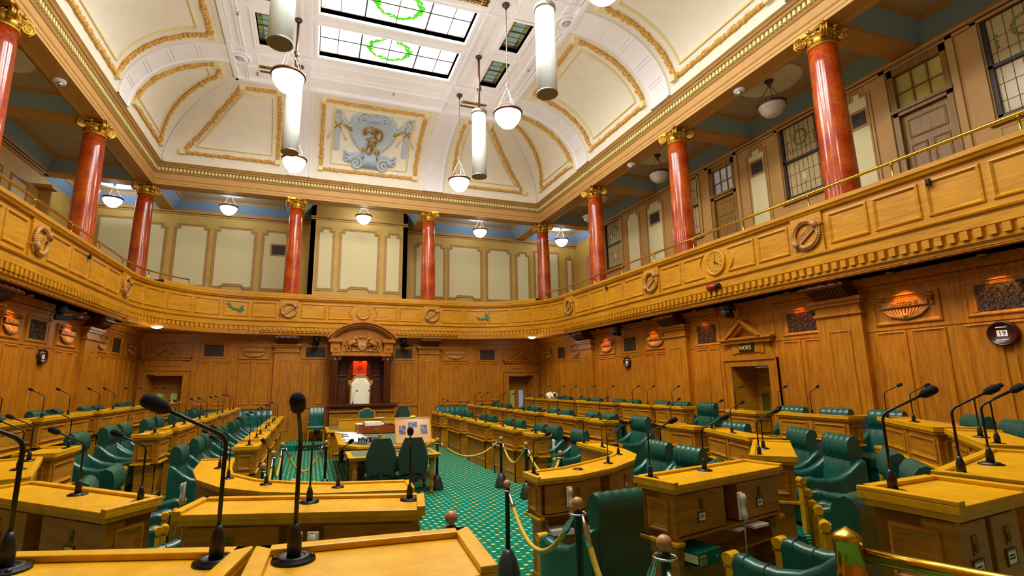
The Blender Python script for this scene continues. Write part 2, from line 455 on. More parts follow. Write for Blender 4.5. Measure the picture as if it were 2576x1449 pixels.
# back wall
bw = wallgeo(TBb, XL-.25, XR+.25, [(-5.16,-4.09,2.43),(7.68,8.8,2.4)])
dado(bw, TBb, [(-3.9,7.5)])
bp_ = [(-3.72,-3.29),(-3.17,-2.71),(-2.42,-1.98),(-1.85,-1.37),(-.29,.01),(.18,.48),(2.98,3.27),(3.42,3.74),(4.86,5.34),(5.51,5.99),(6.25,6.69),(6.83,7.29)]
tallpanels(bw, TBb, bp_)
struct(bw.build('wall_back', WV))
g = G(); g.box((XL-.3,YN-.2,0),(XR+.3,YN,4.2)); struct(g.build('wall_rear_unseen', WV))  # unseen wall behind the camera, added to block world light and bounce light

# pilasters with scrolled brackets under the gallery ----------------------
def pilaster(T, c, name, label):
    root = empty(name, (0,0,0), 0, label, 'pilaster')
    g = G(); w = .41
    g.box((c-w,0,0),(c+w,3.25,.12),0,T); g.box((c-w-.03,0,.0),(c+w+.03,.3,.15),0,T)
    panel(g, TR(T @ Vector((0,0,.12)), T.col[0][:3], T.col[1][:3], T.col[2][:3]), c-.2, .5, c+.2, 2.95, .8)
    g.build('shaft', WV, root)
    g = G()
    for z0, z1, d, e in ((3.22,3.27,.16,.03),(3.27,3.40,.13,.0),(3.40,3.46,.18,.05),(3.46,3.52,.22,.09)):
        g.box((c-w-e,z0,0),(c+w+e,z1,d),0,T)
    g.build('cap_moulding', WV, root)
    g = G(); rows = []
    for u in (c-.34, c+.34):
        rows.append([(u,3.52,.0),(u,3.52,.2),(u,3.56,.30),(u,3.66,.40),(u,3.76,.44),(u,3.80,.44),(u,3.80,0)])
    g.grid(rows, 0, False, T); g.add(rows[0], [tuple(range(7))], 0, False, T); g.add(rows[1], [tuple(range(7))], 0, False, T)
    prof = [(.045,-.42),(.05,-.36),(.035,-.33),(.05,-.25),(.06,-.18),(.04,-.12),(.06,-.03),(.06,.03),(.04,.12),(.06,.18),(.05,.25),(.035,.33),(.05,.36),(.045,.42)]
    M = T @ Matrix.Translation((c,3.72,.44)) @ Matrix.Rotation(PI/2,4,'Y')
    g.lathe(prof, 10, 0, M)
    for k in range(9):
        u = c-.28+.07*k
        g.tube([(u,3.54,.24),(u,3.6,.36),(u,3.68,.41)], .022, 6, 0, True, T)
    g.build('scroll_bracket', WK, root)
    return root
for i, y in enumerate(COLY[:4]):
    pilaster(TRr, -[15.62,11.0,6.6,2.1][i], 'wall_pilaster', 'oak wall pilaster with carved scroll bracket, %s on the right wall from the back corner' % ORD[i])
for i, y in enumerate(COLY[:3]):
    pilaster(TLl, [15.47,10.75,6.3][i], 'wall_pilaster', 'oak wall pilaster with carved scroll bracket, %s on the left wall from the back corner' % ORD[i])
pilaster(TBb, -.86, 'wall_pilaster', "oak wall pilaster on the back wall just left of the speaker's canopy")
pilaster(TBb, 4.34, 'wall_pilaster', "oak wall pilaster on the back wall just right of the speaker's canopy")

# carved name plaques and fretwork vents -------------------------------------
def plaque(T, a, b, label, word=None):
    root = empty('carved_plaque', (0,0,0), 0, label, 'carved plaque')
    g = G(); panel(g, T, a, 2.96, b, 3.46, 1.3); g.build('frame', WV, root)
    c = (a+b)/2; w = (b-a)*.34
    g = G()
    g.box((c-w,3.24,.0),(c+w,3.33,.045),0,T)
    for s in (-1,1):
        g.add([(c+s*w,3.22,.01),(c+s*w,3.34,.01),(c+s*(w+.08),3.38,.05),(c+s*(w+.05),3.3,.05),(c+s*(w+.08),3.24,.05)], [(0,1,2,3,4)], 0, False, T)
        g.tube([(c+s*(w+.07),3.36,.04),(c+s*(w+.03),3.40,.05),(c+s*(w-.02),3.37,.05)], .02, 6, 0, True, T)
    g.build('scroll_ribbon', WC, root)
    g = G()
    for s in (-1,1):
        for k in range(7):
            t = k/6
            g.tube([(c+s*(.03+w*.9*t),3.2-.0*t,.02),(c+s*(.02+w*.6*t),3.1-.03*(1-t),.035),(c+s*(.01+.3*w*t),3.06-.03*(1-t),.03)], .018, 5, 0, True, T)
    g.ball((c,3.09,.035), .035, 8, 0, T); g.build('fern_spray', WC, root)
    if word:
        text(word, 'raised_lettering', WC, .075, T @ Matrix.Translation((c,3.285,.048)), root, .006)
    else:
        g = G(); n = 7
        for k in range(n): g.box((c-w*.6+w*1.2*k/(n-1)-.015,3.265,.04),(c-w*.6+w*1.2*k/(n-1)+.015,3.31,.054),0,T)
        g.build('raised_lettering', WC, root)
def vent(T, a, b, v0, v1, label, wide=.09):
    root = empty('wall_vent', (0,0,0), 0, label, 'vent')
    g = G(); panel(g, T, a-wide-.05, v0-.07, b+wide+.05, v1+.07, 1.0)
    g.box((a-wide,v0-.01,0),(a-.01,v1+.01,.012),0,T); g.box((b+.01,v0-.01,0),(b+wide,v1+.01,.012),0,T); g.build('frame', WV, root)
    g = G(); g.box((a,v0,0),(b,v1,.01),0,T); g.build('fretwork_grille', GRL, root)
    # wrought scrolls over the grille
    g = G(); n = max(3,int((b-a)/.11)); m = 4
    for i in range(n):
        for j in range(m):
            u = a+(b-a)*(i+.5)/n; v = v0+(v1-v0)*(j+.5)/m; r = min((b-a)/n,(v1-v0)/m)*.42
            g.tube([(u+r*math.cos(t*PI/3+j+i*2),v+r*math.sin(t*PI/3+j+i*2),.014) for t in range(5)], .005, 4, 0, False, T)
    g.build('iron_scrollwork', plain('rust_iron','#4a3418',.5,.3) if 'rust_iron' not in bpy.data.materials else bpy.data.materials['rust_iron'], root)
side = 'carved oak name plaque with fern spray, '
plaque(TRr,-6.04,-5.05, 'carved GASCOGNE plaque with fern spray, lit orange, right of the pilaster', 'GASCOGNE')
plaque(TRr,-14.9,-13.95, 'carved oak name plaque lit orange, left of the oval calendar')
plaque(TRr,-12.4,-11.43, 'carved oak name plaque lit orange, right of the oval calendar')
plaque(TRr,-19.36,-18.34, side+'nearest the corner on the right wall')
plaque(TRr,-16.95,-16.05, side+'beside the first right pilaster')
plaque(TLl,11.56,12.26, 'carved oak name plaque lit orange, left of the left wall vent')
plaque(TLl,13.78,14.82, 'carved oak name plaque beside the left wall pilaster, lit orange')
plaque(TLl,16.02,16.86, side+'beyond the pilaster on the left wall')
plaque(TLl,18.36,19.32, side+'nearest the back corner on the left wall')
plaque(TBb,-2.45,-1.42, side+'left of the canopy on the back wall')
plaque(TBb,4.88,5.95, side+'right of the canopy on the back wall')
vent(TRr,-4.61,-4.06,3.03,3.41,'wide iron fretwork vent at far right, above the large oval calendar')
vent(TRr,-7.72,-7.12,3.03,3.40,'iron fretwork vent right of the NOES doorway, lit orange')
vent(TRr,-13.46,-12.86,3.01,3.41,'iron fretwork vent above the small oval calendar on the right wall')
vent(TRr,-10.28,-9.68,3.0,3.42,'iron fretwork vent left of the NOES doorway, lit orange')
vent(TRr,-17.93,-17.35,3.01,3.43,'iron fretwork vent near the back corner on the right wall')
vent(TLl,12.62,13.28,3.03,3.42,'iron fretwork vent above the oval calendar on the left wall')
vent(TLl,17.25,17.85,3.04,3.45,'iron fretwork vent near the back corner on the left wall')
vent(TBb,-.22,.45,3.06,3.42,"iron fretwork vent just left of the speaker's canopy")
vent(TBb,3.04,3.69,3.05,3.41,"iron fretwork vent just right of the speaker's canopy")
vent(TBb,6.46,7.08,3.03,3.42,'iron fretwork vent left of the right doorway on the back wall')
vent(TBb,-3.52,-2.92,3.06,3.46,'iron fretwork vent right of the left doorway on the back wall')

# doorways with broken pediments -------------------------------------------
def doorway(T, n, a, b, top, sign, panes, leaf_open=0):
    """a..b opening; architrave .22 wide; pediment above"""
    g = G()
    for s, u in ((-1,a),(1,b)):
        g.box((min(u,u+s*.22),0,0),(max(u,u+s*.22),top+.15,.05),0,T)
        g.box((min(u+s*.18,u+s*.22),0,0),(max(u+s*.18,u+s*.22),top+.15,.07),0,T)
    g.box((a,top,0),(b,top+.15,.05),0,T); g.box((a-.22,top+.13,0),(b+.22,top+.17,.08),0,T)
    c = (a+b)/2; w = (b-a)/2+.2
    # flared frieze board
    g.prism([(c-w,top+.17),(c+w,top+.17),(c+w-.12,top+.38),(c+w-.14,top+.5),(c-w+.14,top+.5),(c-w+.12,top+.38)],0,.035,0,T)
    k = w*.62
    g.prism([(c-k,top+.27),(c-k+.1,top+.27),(c-k+.12,top+.29),(c+k-.12,top+.29),(c+k-.1,top+.27),(c+k,top+.27),(c+k,top+.5),(c-k,top+.5)],0,.06,0,T)
    g.box((c-w+.02,top+.5,0),(c+w-.02,top+.58,.12),0,T); g.box((c-w-.03,top+.58,0),(c+w+.03,top+.63,.17),0,T)
    # gable
    for s in (-1,1):
        for i0, i1, d in ((.0,.05,.2),(.05,.13,.14)):
            g.prism([(c+s*(.48-i0*1.35),top+.63),(c+s*(.48-i1*1.35),top+.63),(c,top+1.01-i1*1.25),(c,top+1.01-i0*1.25)][::s],0,d,0,T)
    g.prism([(c-.27,top+.63),(c+.27,top+.63),(c,top+.86)],0,.01,1,T)
    panel(g, T, c-w-.02, top+.63, c+w+.02, top+1.08, .6)
    struct(g.build('trim_doorcase_%d' % n, [WV, WD]))
    # splayed reveal and leaves
    r = G(); D = -.55
    r.add([(a,0,0),(a,top,0),(a+.1,top,D),(a+.1,0,D)], [(0,1,2,3)], 0, False, T)
    r.add([(b,0,0),(b,top,0),(b-.1,top,D),(b-.1,0,D)], [(0,1,2,3)], 0, False, T)
    r.add([(a,top,0),(b,top,0),(b,top,D),(a,top,D)], [(0,1,2,3)], 0, False, T)
    struct(r.build('trim_reveal_%d' % n, WD))
    d = G(); d.box((a+.05,0,D-.06),(b-.05,top-.02,D),0,T)
    TT = T @ Matrix.Translation((0,0,D))
    panel(d, TT, a+.16, 1.98, b-.16, top-.1, .8)
    root = d.build('door_%d' % n, WD); struct(root)
    for s, (p0, p1) in enumerate(((c-.3,c-.1),(c+.1,c+.3))):
        f = G(); panel(f, TT, p0-.05, 1.05, p1+.05, 1.86, .8); f.build('glazing_frame', WD, root)
        q = G(); q.box((p0,1.1,.004),(p1,1.81,.012),0,TT); q.build('glass_pane', panes[s], root)
    k = G(); k.tube([(b-.2,1.2,.0),(b-.2,1.2,.05),(b-.3,1.2,.06)], .012, 6, 0, True, TT); k.build('door_handle', BRS, root)
doorway(TBb, 1, -5.16, -4.09, 2.43, None, (DGL, DGL))
doorway(TBb, 2, 7.68, 8.8, 2.4, None, (DGL, DGB))
doorway(TRr, 3, -9.26, -8.26, 2.4, 'NOES', (DGD, DGD))
root = empty('division_sign', (0,0,0), 0, 'dark wooden sign with gold NOES lettering over the right doorway', 'sign')
g = G(); g.box((-8.96,2.71,.06),(-8.56,2.88,.085),0,TRr); g.build('board', plain('dark_brown_board','#2a0e06',.35), root, bevel=.006)
text('NOES','lettering',plain('glowing_gold_leaf','#e8c860',.3,.2,emit='#e8c860',es=.25),.125,TRr @ Matrix.Translation((-8.775,2.795,.087)),root,.003)  # letters given a glow of their own; shine put into the gilding

# outer lobbies glimpsed through the door panes are closed off by the panes themselves

# ------------------------------------------------------------------ gallery
GX0, GX1, GYF, RR = -4.88, 8.48, 19.3, 3.1
pathL = [(GX0,YN),(GX0,0.)]
def balpath(step=.12):
    pts = []
    y = YN
    while y < 16.2: pts.append((GX0,y)); y += .5
    pts += arcpts(GX0+RR,16.2,RR,PI,PI/2,34)
    x = GX0+RR+.4
    while x < GX1-RR: pts.append((x,GYF)); x += .5
    pts += arcpts(GX1-RR,16.2,RR,PI/2,0,34)
    y = 15.8
    while y > YN: pts.append((GX1,y)); y -= .5
    pts.append((GX1,YN))
    return pts
BP = balpath()
# arclength parametrisation measured from the left near end
L1 = 16.2-YN; LA = RR*PI/2; LB = GX1-GX0-2*RR
def bal(s):
    """point, tangent, outward normal (away from the room) on the balcony front"""
    if s < L1: return Vector((GX0,YN+s,0)), Vector((0,1,0))
    s -= L1
    if s < LA:
        a = PI-s/RR; return Vector((GX0+RR+RR*math.cos(a),16.2+RR*math.sin(a),0)), Vector((math.sin(a),-math.cos(a),0))
    s -= LA
    if s < LB: return Vector((GX0+RR+s,GYF,0)), Vector((1,0,0))
    s -= LB
    if s < LA:
        a = PI/2-s/RR; return Vector((GX1-RR+RR*math.cos(a),16.2+RR*math.sin(a),0)), Vector((math.sin(a),-math.cos(a),0))
    s -= LA
    return Vector((GX1,16.2-s,0)), Vector((0,-1,0))
def sL(y): return y-YN
def sB(x): return L1+LA+(x-GX0-RR)
def sR(y): return L1+2*LA+LB+(16.2-y)
def balT(s, z):
    p, t = bal(s); n = Vector((t.y,-t.x,0))     # towards the room
    return TR((p.x,p.y,z), t, (0,0,1), n)
g = G()
prof = [(.5,3.80),(.1,3.80),(.08,3.83),(.03,3.84),(.03,3.88),(-.01,3.90),(-.01,3.945),(.03,3.95),(.03,4.10),(0,4.105),(0,4.27),(-.035,4.285),(-.045,4.31),(-.02,4.33),(.02,4.335),(.02,5.05),(-.03,5.06),(-.05,5.10),(-.07,5.12),(-.07,5.19),(.3,5.19)]
g.sweep(BP, prof, 0)
# panels on the fascia, following the curve
def balpanel(g, s0, s1, z0=4.42, z1=4.97, cut0=0, cut1=0):
    rp = [(0,0),(.008,.022),(.03,.028),(.05,.012),(.065,-.004),(.07,-.012)]
    n = max(2, int((s1-s0)/.15)); rings = []
    for w, d in rp:
        ring = []
        a, b, c, e = s0+w, s1-w, z0+w, z1-w
        def put(s, z):
            p, t = bal(s); nn = Vector((t.y,-t.x,0)); q = p+nn*(d-.018); ring.append((q.x,q.y,z))
        for i in range(n+1): put(a+(b-a)*i/n, c)
        # right side (concave if cut1)
        for j in range(1,8):
            t = j/8; z = c+(e-c)*t; put(b-(cut1*math.sin(PI*t) if cut1 else 0), z)
        for i in range(n+1): put(b-(b-a)*i/n, e)
        for j in range(1,8):
            t = j/8; z = e-(e-c)*t; put(a+(cut0*math.sin(PI*t) if cut0 else 0), z)
        rings.append(ring)
    m = len(rings[0])
    for A, B in zip(rings, rings[1:]):
        g.add(A+B, [(i,(i+1)%m,m+(i+1)%m,m+i) for i in range(m)], 0)
    g.add(rings[-1], [tuple(range(m))], 0)
def pier(g, s):
    p0 = [(-.31,.02),(.31,.02)]
    T = balT(s,0); g.box((-.31,4.335,-.02),(.31,5.06,.02),0,T)
PIERS = [sL(2.1),sL(6.65),sL(11.16),sL(15.85),sB(-.86),sB(4.34),sR(15.78),sR(11.17),sR(6.62),sR(2.1)]
for s in PIERS: pier(g, s)
def bay(s0, s1, n, clock=False):
    a, b = s0+.36, s1-.36
    if not clock:
        w = (b-a)/n
        for i in range(n): balpanel(g, a+i*w+.04, a+(i+1)*w-.04)
    else:
        m = (a+b)/2; w = (m-a)
        balpanel(g, a+.04, a+w*.42-.04); balpanel(g, a+w*.42+.04, m-.34, cut1=.13)
        balpanel(g, m+.34, b-w*.42-.04, cut0=.13); balpanel(g, b-w*.42+.04, b-.04)
        g2 = G()
bay(PIERS[0],PIERS[1],4); bay(PIERS[1],PIERS[2],4,True); bay(PIERS[2],PIERS[3],4); bay(PIERS[3],PIERS[4],6)
bay(PIERS[4],PIERS[5],4,True); bay(PIERS[5],PIERS[6],6); bay(PIERS[6],PIERS[7],4); bay(PIERS[7],PIERS[8],4,True); bay(PIERS[8],PIERS[9],5)
# dentil course
tot = 2*L1+2*LA+LB; nd = int(tot/.155)
for i in range(nd):
    s = (i+.5)*tot/nd; T = balT(s, 0)
    g.box((-.045,3.955,-.03),(.045,4.08,.05),0,T)
    g.box((-.03,3.93,-.03),(.03,3.955,.0),0,T)
struct(g.build('trim_balcony_front', WH))
# raised wooden ledge along the curved end
g = G(); P2 = [p for p in BP if p[1] > 17.6]
g.sweep(P2, [(.02,5.19),(-.045,5.20),(-.045,5.285),(-.03,5.30),(.5,5.31)], 0); struct(g.build('trim_balcony_ledge', WH))
# soffit / gallery floor slab
g = G()
inner = BP
g.sweep(BP, [(.02,3.81),(.6,3.81)], 0)
g.box((XL-.1,YN,3.8),(GX0-.04,16.4,3.95)); g.box((GX1+.04,YN,3.8),(XR+.1,16.4,3.95))
for sgn in (0,1):
    cx = GX0+RR if sgn == 0 else GX1-RR; x0 = XL-.1 if sgn == 0 else XR+.1
    a = arcpts(cx,16.2,RR-.04,PI if sgn == 0 else 0,PI/2,20)
    g.prism([(x0,16.2)]+a+[(cx,YB+.1),(x0,YB+.1)],3.81,3.95)
g.box((GX0+RR,GYF-.1+.14,3.81),(GX1-RR,YB+.1,3.95))
struct(g.build('ceiling_under_gallery', WV))
g = G()
g.box((GXL-.1,YN,3.97),(GX0-.06,19.42,4.2)); g.box((GX1+.06,YN,3.97),(GXR+.9,19.42,4.2)); g.box((GXL-.3,19.42,3.97),(GXR+.9,GYB+.2,4.05))
# stepped seating behind the parapets
g.box((GXL,YN,4.2),(-7.2,20,5.0)); g.box((10.9,YN,4.2),(GXR+.2,20,5.0)); g.box((GXL,21.6,4.05),(GXR,GYB,5.0))
struct(g.build('floor_gallery', plain('brown_gallery_carpet','#5a4426',.95)))

# ------------------------------------------------------------------ ornaments on the balcony front
def wreath(s, label, word=None, z=4.70):
    T = balT(s, z)
    root = empty('carved_wreath', (0,0,0), 0, label, 'wreath')
    g = G(); n = 44; r = .245
    g.tube([(r*math.cos(2*PI*i/n),r*math.sin(2*PI*i/n),.045) for i in range(n)], .042, 8, 0, False, T, True)
    for i in range(40):
        a = 2*PI*i/40; d = 1 if math.sin(a+.7) > 0 else -1
        for k, o_ in enumerate((-.03,.0,.03)):
            rr = r+o_; b = a+.03*k
            g.ball((rr*math.cos(b),rr*math.sin(b),.075-abs(o_)*.6), .026, 6, 0, T, (1.1,1.1,.6))
    g.build('leaf_ring', WC, root)
    g = G(); an = .62; M = T @ Matrix.Rotation(an,4,'Z')
    g.box((-.22,-.055,.02),(.22,.055,.05),0,M); g.box((-.22,.05,.02),(.22,.06,.058),0,M); g.box((-.22,-.06,.02),(.22,-.05,.058),0,M)
    for sx in (-1,1):
        g.tube([(sx*.245,-.075,.07),(sx*.245,.075,.07)], .052, 8, 0, True, M)
        g.add([(sx*.29,-.075,.05),(sx*.29,.075,.05),(sx*.35,.085,.06),(sx*.33,0,.05),(sx*.35,-.085,.06)], [(0,1,2,3,4)], 0, False, M)
        g.box((min(sx*.28,sx*.345),-.08,.0),(max(sx*.28,sx*.345),.08,.05),0,M)
    g.build('ribbon_bar', WC, root)
    if word: text(word,'incised_lettering',plain('lettering_shadow_brown','#7a4c14',.5) if 'lettering_shadow_brown' not in bpy.data.materials else bpy.data.materials['lettering_shadow_brown'],.052,M @ Matrix.Translation((0,0,.051)),root,.002)
    else:
        g = G()
        for k in range(7): g.box((-.14+.04*k,-.025,.048),(-.118+.04*k,.025,.055),0,M)
        g.build('incised_lettering', WC, root)
wreath(PIERS[8], 'carved laurel wreath with diagonal PASSCHENDAELE ribbon, largest and rightmost on the balcony', 'PASSCHENDAELE')
wreath(PIERS[7], 'carved laurel wreath with ribbon on the right balcony, between the clock and the corner')
wreath(PIERS[6], 'carved laurel wreath where the right balcony begins to curve')
wreath(PIERS[5], 'carved laurel wreath on the back balcony right of the blank roundel')
wreath(PIERS[4], 'carved laurel wreath on the back balcony left of the blank roundel')
wreath(PIERS[3], 'carved laurel wreath where the left balcony begins to curve')
wreath(PIERS[2], 'large carved laurel wreath with ribbon at the far left of the balcony')
# blank roundel above the canopy and the clock
def roundel(s, r, label, name, cat, clock=False):
    T = balT(s, 4.70)
    root = empty(name, (0,0,0), 0, label, cat)
    g = G(); g.lathe([(r+.06,-.02),(r+.06,.005),(r+.045,.03),(r+.02,.032),(r,.012)], 40, 0, T); g.build('moulded_rim', WH, root)
    g = G(); g.lathe([(r,-.02),(r,.008),(.0001,.01)], 40, 0, T, False); g.build('face', WH, root)
    if clock:
        dk = INK; g = G(); 
        for k in range(60):
            a = 2*PI*k/60; q = r*.93
            g.ball((q*math.cos(a),q*math.sin(a),.012), .0045, 5, 0, T)
        g.build('minute_dots', dk, root)
        for k in range(1,13):
            a = PI/2-2*PI*k/12
            text(str(k),'numeral',dk,.055,T @ Matrix.Translation((r*.77*math.cos(a),r*.77*math.sin(a),.012)),root,.002)
        for nm, ang, ln, w in (('hour_hand',PI/2-2*PI*4.0/12,.13,.012),('minute_hand',PI/2-2*PI*.5/60,.2,.009)):
            g = G(); M = T @ Matrix.Rotation(ang,4,'Z')
            g.add([(-.05,-w,.016),(-.05,w,.016),(ln*.7,w*1.5,.016),(ln,0,.016),(ln*.7,-w*1.5,.016)], [(0,1,2,3,4)], 0, False, M); g.build(nm, dk if nm == 'hour_hand' else BRD, root)
roundel((PIERS[4]+PIERS[5])/2, .2, 'blank carved oak roundel on the back balcony above the canopy', 'balcony_roundel', 'roundel')
roundel((PIERS[7]+PIERS[8])/2, .235, 'round wooden clock set into the right balcony front', 'balcony_clock', 'clock', True)
def sprig(px, z, label, sgn):
    # px: arclength
    T = balT(px, z); root = empty('leaf_garland', (0,0,0), 0, label, 'garland')
    r = random.Random(int(px*10)); g = G(); f = G()
    base = [(-.26,.12),(-.2,.04),(-.12,-.03),(-.04,-.05),(.04,-.07),(.12,-.02),(.18,.05),(.2,-.06),(.12,-.1)] if sgn > 0 else [(-.24,-.02),(-.2,-.06),(-.1,-.08),(-.02,-.05),(.05,-.06),(.12,-.04),(.1,.06),(.16,.0),(.08,.1),(.14,-.09)]
    for u, v in base:
        for k in range(5):
            a = r.random()*6.28; g.ball((u+.03*math.cos(a),v+.03*math.sin(a),.02), .032, 6, 0, T, (1,.6,.5))
        f.ball((u+.01,v,.03), .018, 6, 0, T)
    g.build('leaves', GRN, root); f.build('buds', plain('bronze_buds','#8a7a3a',.5), root)
sprig(sB(-3.9)+.35 if False else L1+LA*.84, 4.72, 'green leafy garland ornament on a balcony panel at back left', 1)
sprig(L1+LA+LB+LA*.22, 4.68, 'green leafy sprig ornament on a balcony panel at back right', -1)
# red cylinder, small black sensors
root = empty('red_canister', (0,0,0), 0, 'red metal canister with black end fixed under the clock on the balcony', 'canister')
T = balT(sR(8.94), 4.15)
g = G(); g.lathe([(.001,-.19),(.04,-.185),(.062,-.16),(.062,.1)], 16, 0, T @ Matrix.Translation((0,0,.07)) @ Matrix.Rotation(PI/2,4,'Y')); g.build('body', RED, root)
g = G(); g.lathe([(.066,.1),(.066,.16),(.05,.17),(.02,.165),(.001,.17)], 16, 0, T @ Matrix.Translation((0,0,.07)) @ Matrix.Rotation(PI/2,4,'Y')); g.build('end_cap', BLK, root)
for s, z, lab in ((sR(4.62),4.93,'small black sensor on the right balcony front'),(sR(13.35),4.93,'tiny black sensor near the middle of the right balcony'),(sL(13.35),4.93,'small black sensor on the left balcony front')):
    T = balT(s, z); root = empty('balcony_sensor', (0,0,0), 0, lab, 'sensor')
    g = G(); g.box((-.03,-.06,0),(.03,.05,.05),0,T); g.build('housing', BLK, root, bevel=.008)
    g = G(); g.ball((0,-.03,.05),.018,8,0,T); g.build('lens', PLA, root)

# brass handrails ----------------------------------------------------------
def handrail(side):
    lab = 'polished brass handrail along the %s balcony' % side
    root = empty('brass_handrail', (0,0,0), 0, lab, 'handrail')
    off = -.16
    if side == 'right': ss = [sR(y) for y in (YN+.4,-1,.6,2.1,3.6,5.17,6.64,8.18,9.7,11.2,12.75,14.3,15.9,17.3)]; ss = [s for s in ss]; ss[-1] = sR(16.2)-1.2
    else: ss = [sL(y) for y in (YN+.4,5.1,6.6,8.1,9.63,11.15,12.75,14.33,15.94)]+[L1+1.2,L1+2.6]
    ss = sorted(ss); n = 140
    pts = []
    for i in range(n+1):
        s = ss[0]+(ss[-1]-ss[0])*i/n; T = balT(s,5.5); p = T @ Vector((0,0,off)); pts.append(p)
    g = G(); g.tube(pts, .027, 10, 0); g.build('rail', BRS, root)
    for s in ss:
        T = balT(s,0); p = T @ Vector((0,0,off))
        g = G(); g.lathe([(.03,5.19),(.03,5.2),(.014,5.21),(.014,5.44),(.024,5.455),(.03,5.475)], 10, 0, Matrix.Translation((p.x,p.y,0))); g.build('post', BRS, root)
handrail('left'); handrail('right')

# columns -----------------------------------------------------------------------
def column(x, y, label, rz):
    root = empty('marble_column', (x,y,4.05), rz, label, 'column')
    return root
def col_proto():
    root = empty('marble_column', (0,0,4.05))
    g = G(); pr = []
    for i in range(13):
        t = i/12; r = .305-.048*t**1.6; pr.append((r,.35+t*4.40))
    g.lathe(pr, 32); g.build('shaft', MAR, root)
    g = G(); g.lathe([(.42,0),(.42,.12),(.40,.16),(.36,.18),(.36,.22),(.38,.26),(.36,.3),(.315,.33),(.305,.36)], 32); g.build('base', WG, root)
    g = G(); g.lathe([(.262,4.73),(.278,4.74),(.278,4.77),(.262,4.78),(.265,4.94),(.30,4.97),(.31,5.0),(.29,5.03)], 28)
    for k in range(16):
        a = 2*PI*k/16; g.ball((.3*math.cos(a),.3*math.sin(a),5.0), .03, 6)
    for k in range(4):
        a = PI/2*k; c, s_ = math.cos(a), math.sin(a)
        g.ball((.3*c,.3*s_,4.9),.03,6); g.ball((.28*c,.28*s_,4.84),.022,6); g.ball((.33*c,.33*s_,5.06),.05,8)
    g.build('necking', GLD, root)
    g = G()
    for k in range(4):
        a = PI/4+PI/2*k; M = Matrix.Rotation(a,4,'Z')
        # diagonal volute: spiral tube pair
        pts = []
        for i in range(30):
            t = i/29; an = PI/2-t*4.6*PI; r = .115*(1-t)+.012
            pts.append((.36+r*math.cos(an)*1.0, 0, 4.96+r*math.sin(an)))
        for yy in (-.045,.045): g.tube([(p[0],yy,p[2]) for p in pts], .02, 6, 0, True, M)
        g.lathe([(.11,-.045),(.11,.045)], 14, 0, M @ Matrix.Translation((.36,0,4.96)) @ Matrix.Rotation(PI/2,4,'X'))
        g.tube([(.1,0,5.075),(.24,0,5.09),(.36,0,5.07)], .04, 6, 0, True, M)
        g.ball((.36,0,4.96),.06,8,0,M)
    g.build('volutes', GLD, root)
    g = G(); ab = []
    for k in range(4):
        a = PI/4+PI/2*k
        p, q = (.46*math.cos(a),.46*math.sin(a)), (.46*math.cos(a+PI/2),.46*math.sin(a+PI/2))
        for i in range(6):
            t = i/6; d = 1-.22*math.sin(PI*t); ab.append(((p[0]+(q[0]-p[0])*t)*d,(p[1]+(q[1]-p[1])*t)*d))
    g.prism(ab, 5.06, 5.09); g.prism([(x*1.04,y*1.04) for x, y in ab], 5.09, 5.125); g.build('abacus', GLD, root)
    return root
cp = Proto(col_proto()); ZC = 4.05
CXL, CXR, CYB = -5.966, 9.656, 20.25
for x, y, lab in [
  (CXR,6.69,'tallest red marble column at right, nearest the brown door'),(CXR,11.16,'red marble column above the clock on the right gallery'),
  (CXR,15.71,'red marble column on the right gallery next to the corner column'),(CXR,CYB,'red marble column at the back right corner of the gallery'),
  (4.378,CYB,'red marble column on the back gallery right of centre'),(-.874,CYB,'red marble column on the back gallery left of centre'),
  (CXL,CYB,'red marble column at the back left corner of the gallery'),(CXL,15.62,'thick red marble column on the left gallery by the hanging bowl lamp'),
  (CXL,11.1,'red marble column at the top left edge of the picture')]:
    cp.put((x,y,ZC), 0, lab, 'column', 'gilt-capped red columns')

# entablature -------------------------------------------------------------------
EL, ER, EB = -5.714, 9.404, 20.0
def rectpath(d): return [(EL-d,YN),(EL-d,EB+d),(ER+d,EB+d),(ER+d,YN)]
g = G(); RP = rectpath(0)
g.sweep(RP, [(.56,9.7),(.56,9.3),(.52,9.28),(.52,9.175),(.42,9.175),(.40,9.19),(.12,9.19),(.10,9.175),(0,9.175),(0,9.255),(-.015,9.26),(-.015,9.345),(-.035,9.36),(-.05,9.385),(-.05,9.40),(-.005,9.405),(-.005,9.60)], 0)
g.sweep(RP, [(-.005,9.60),(-.03,9.61),(-.05,9.64),(-.06,9.665),(-.06,9.79),(-.13,9.80),(-.15,9.82),(-.16,9.86),(-.2,9.875),(-.22,9.91),(-.25,9.935),(-.269,9.954),(-.1,9.96)], 1)
def dents(p, q, n):
    p = Vector((*p,0)); q = Vector((*q,0)); t = (q-p).normalized(); nn = Vector((t.y,-t.x,0)); k = int((q-p).length/n)
    for i in range(k):
        c = p+(q-p)*((i+.5)/k); T = TR((c.x,c.y,0), t, (0,0,1), nn)
        g.box((-.035,9.675,.06),(.035,9.785,.125),2,T)
dents((EL,YN),(EL,EB),.115); dents((EL,EB),(ER,EB),.115); dents((ER,EB),(ER,YN),.115)
struct(g.build('trim_entablature', [TAN, TAD, DEN]))
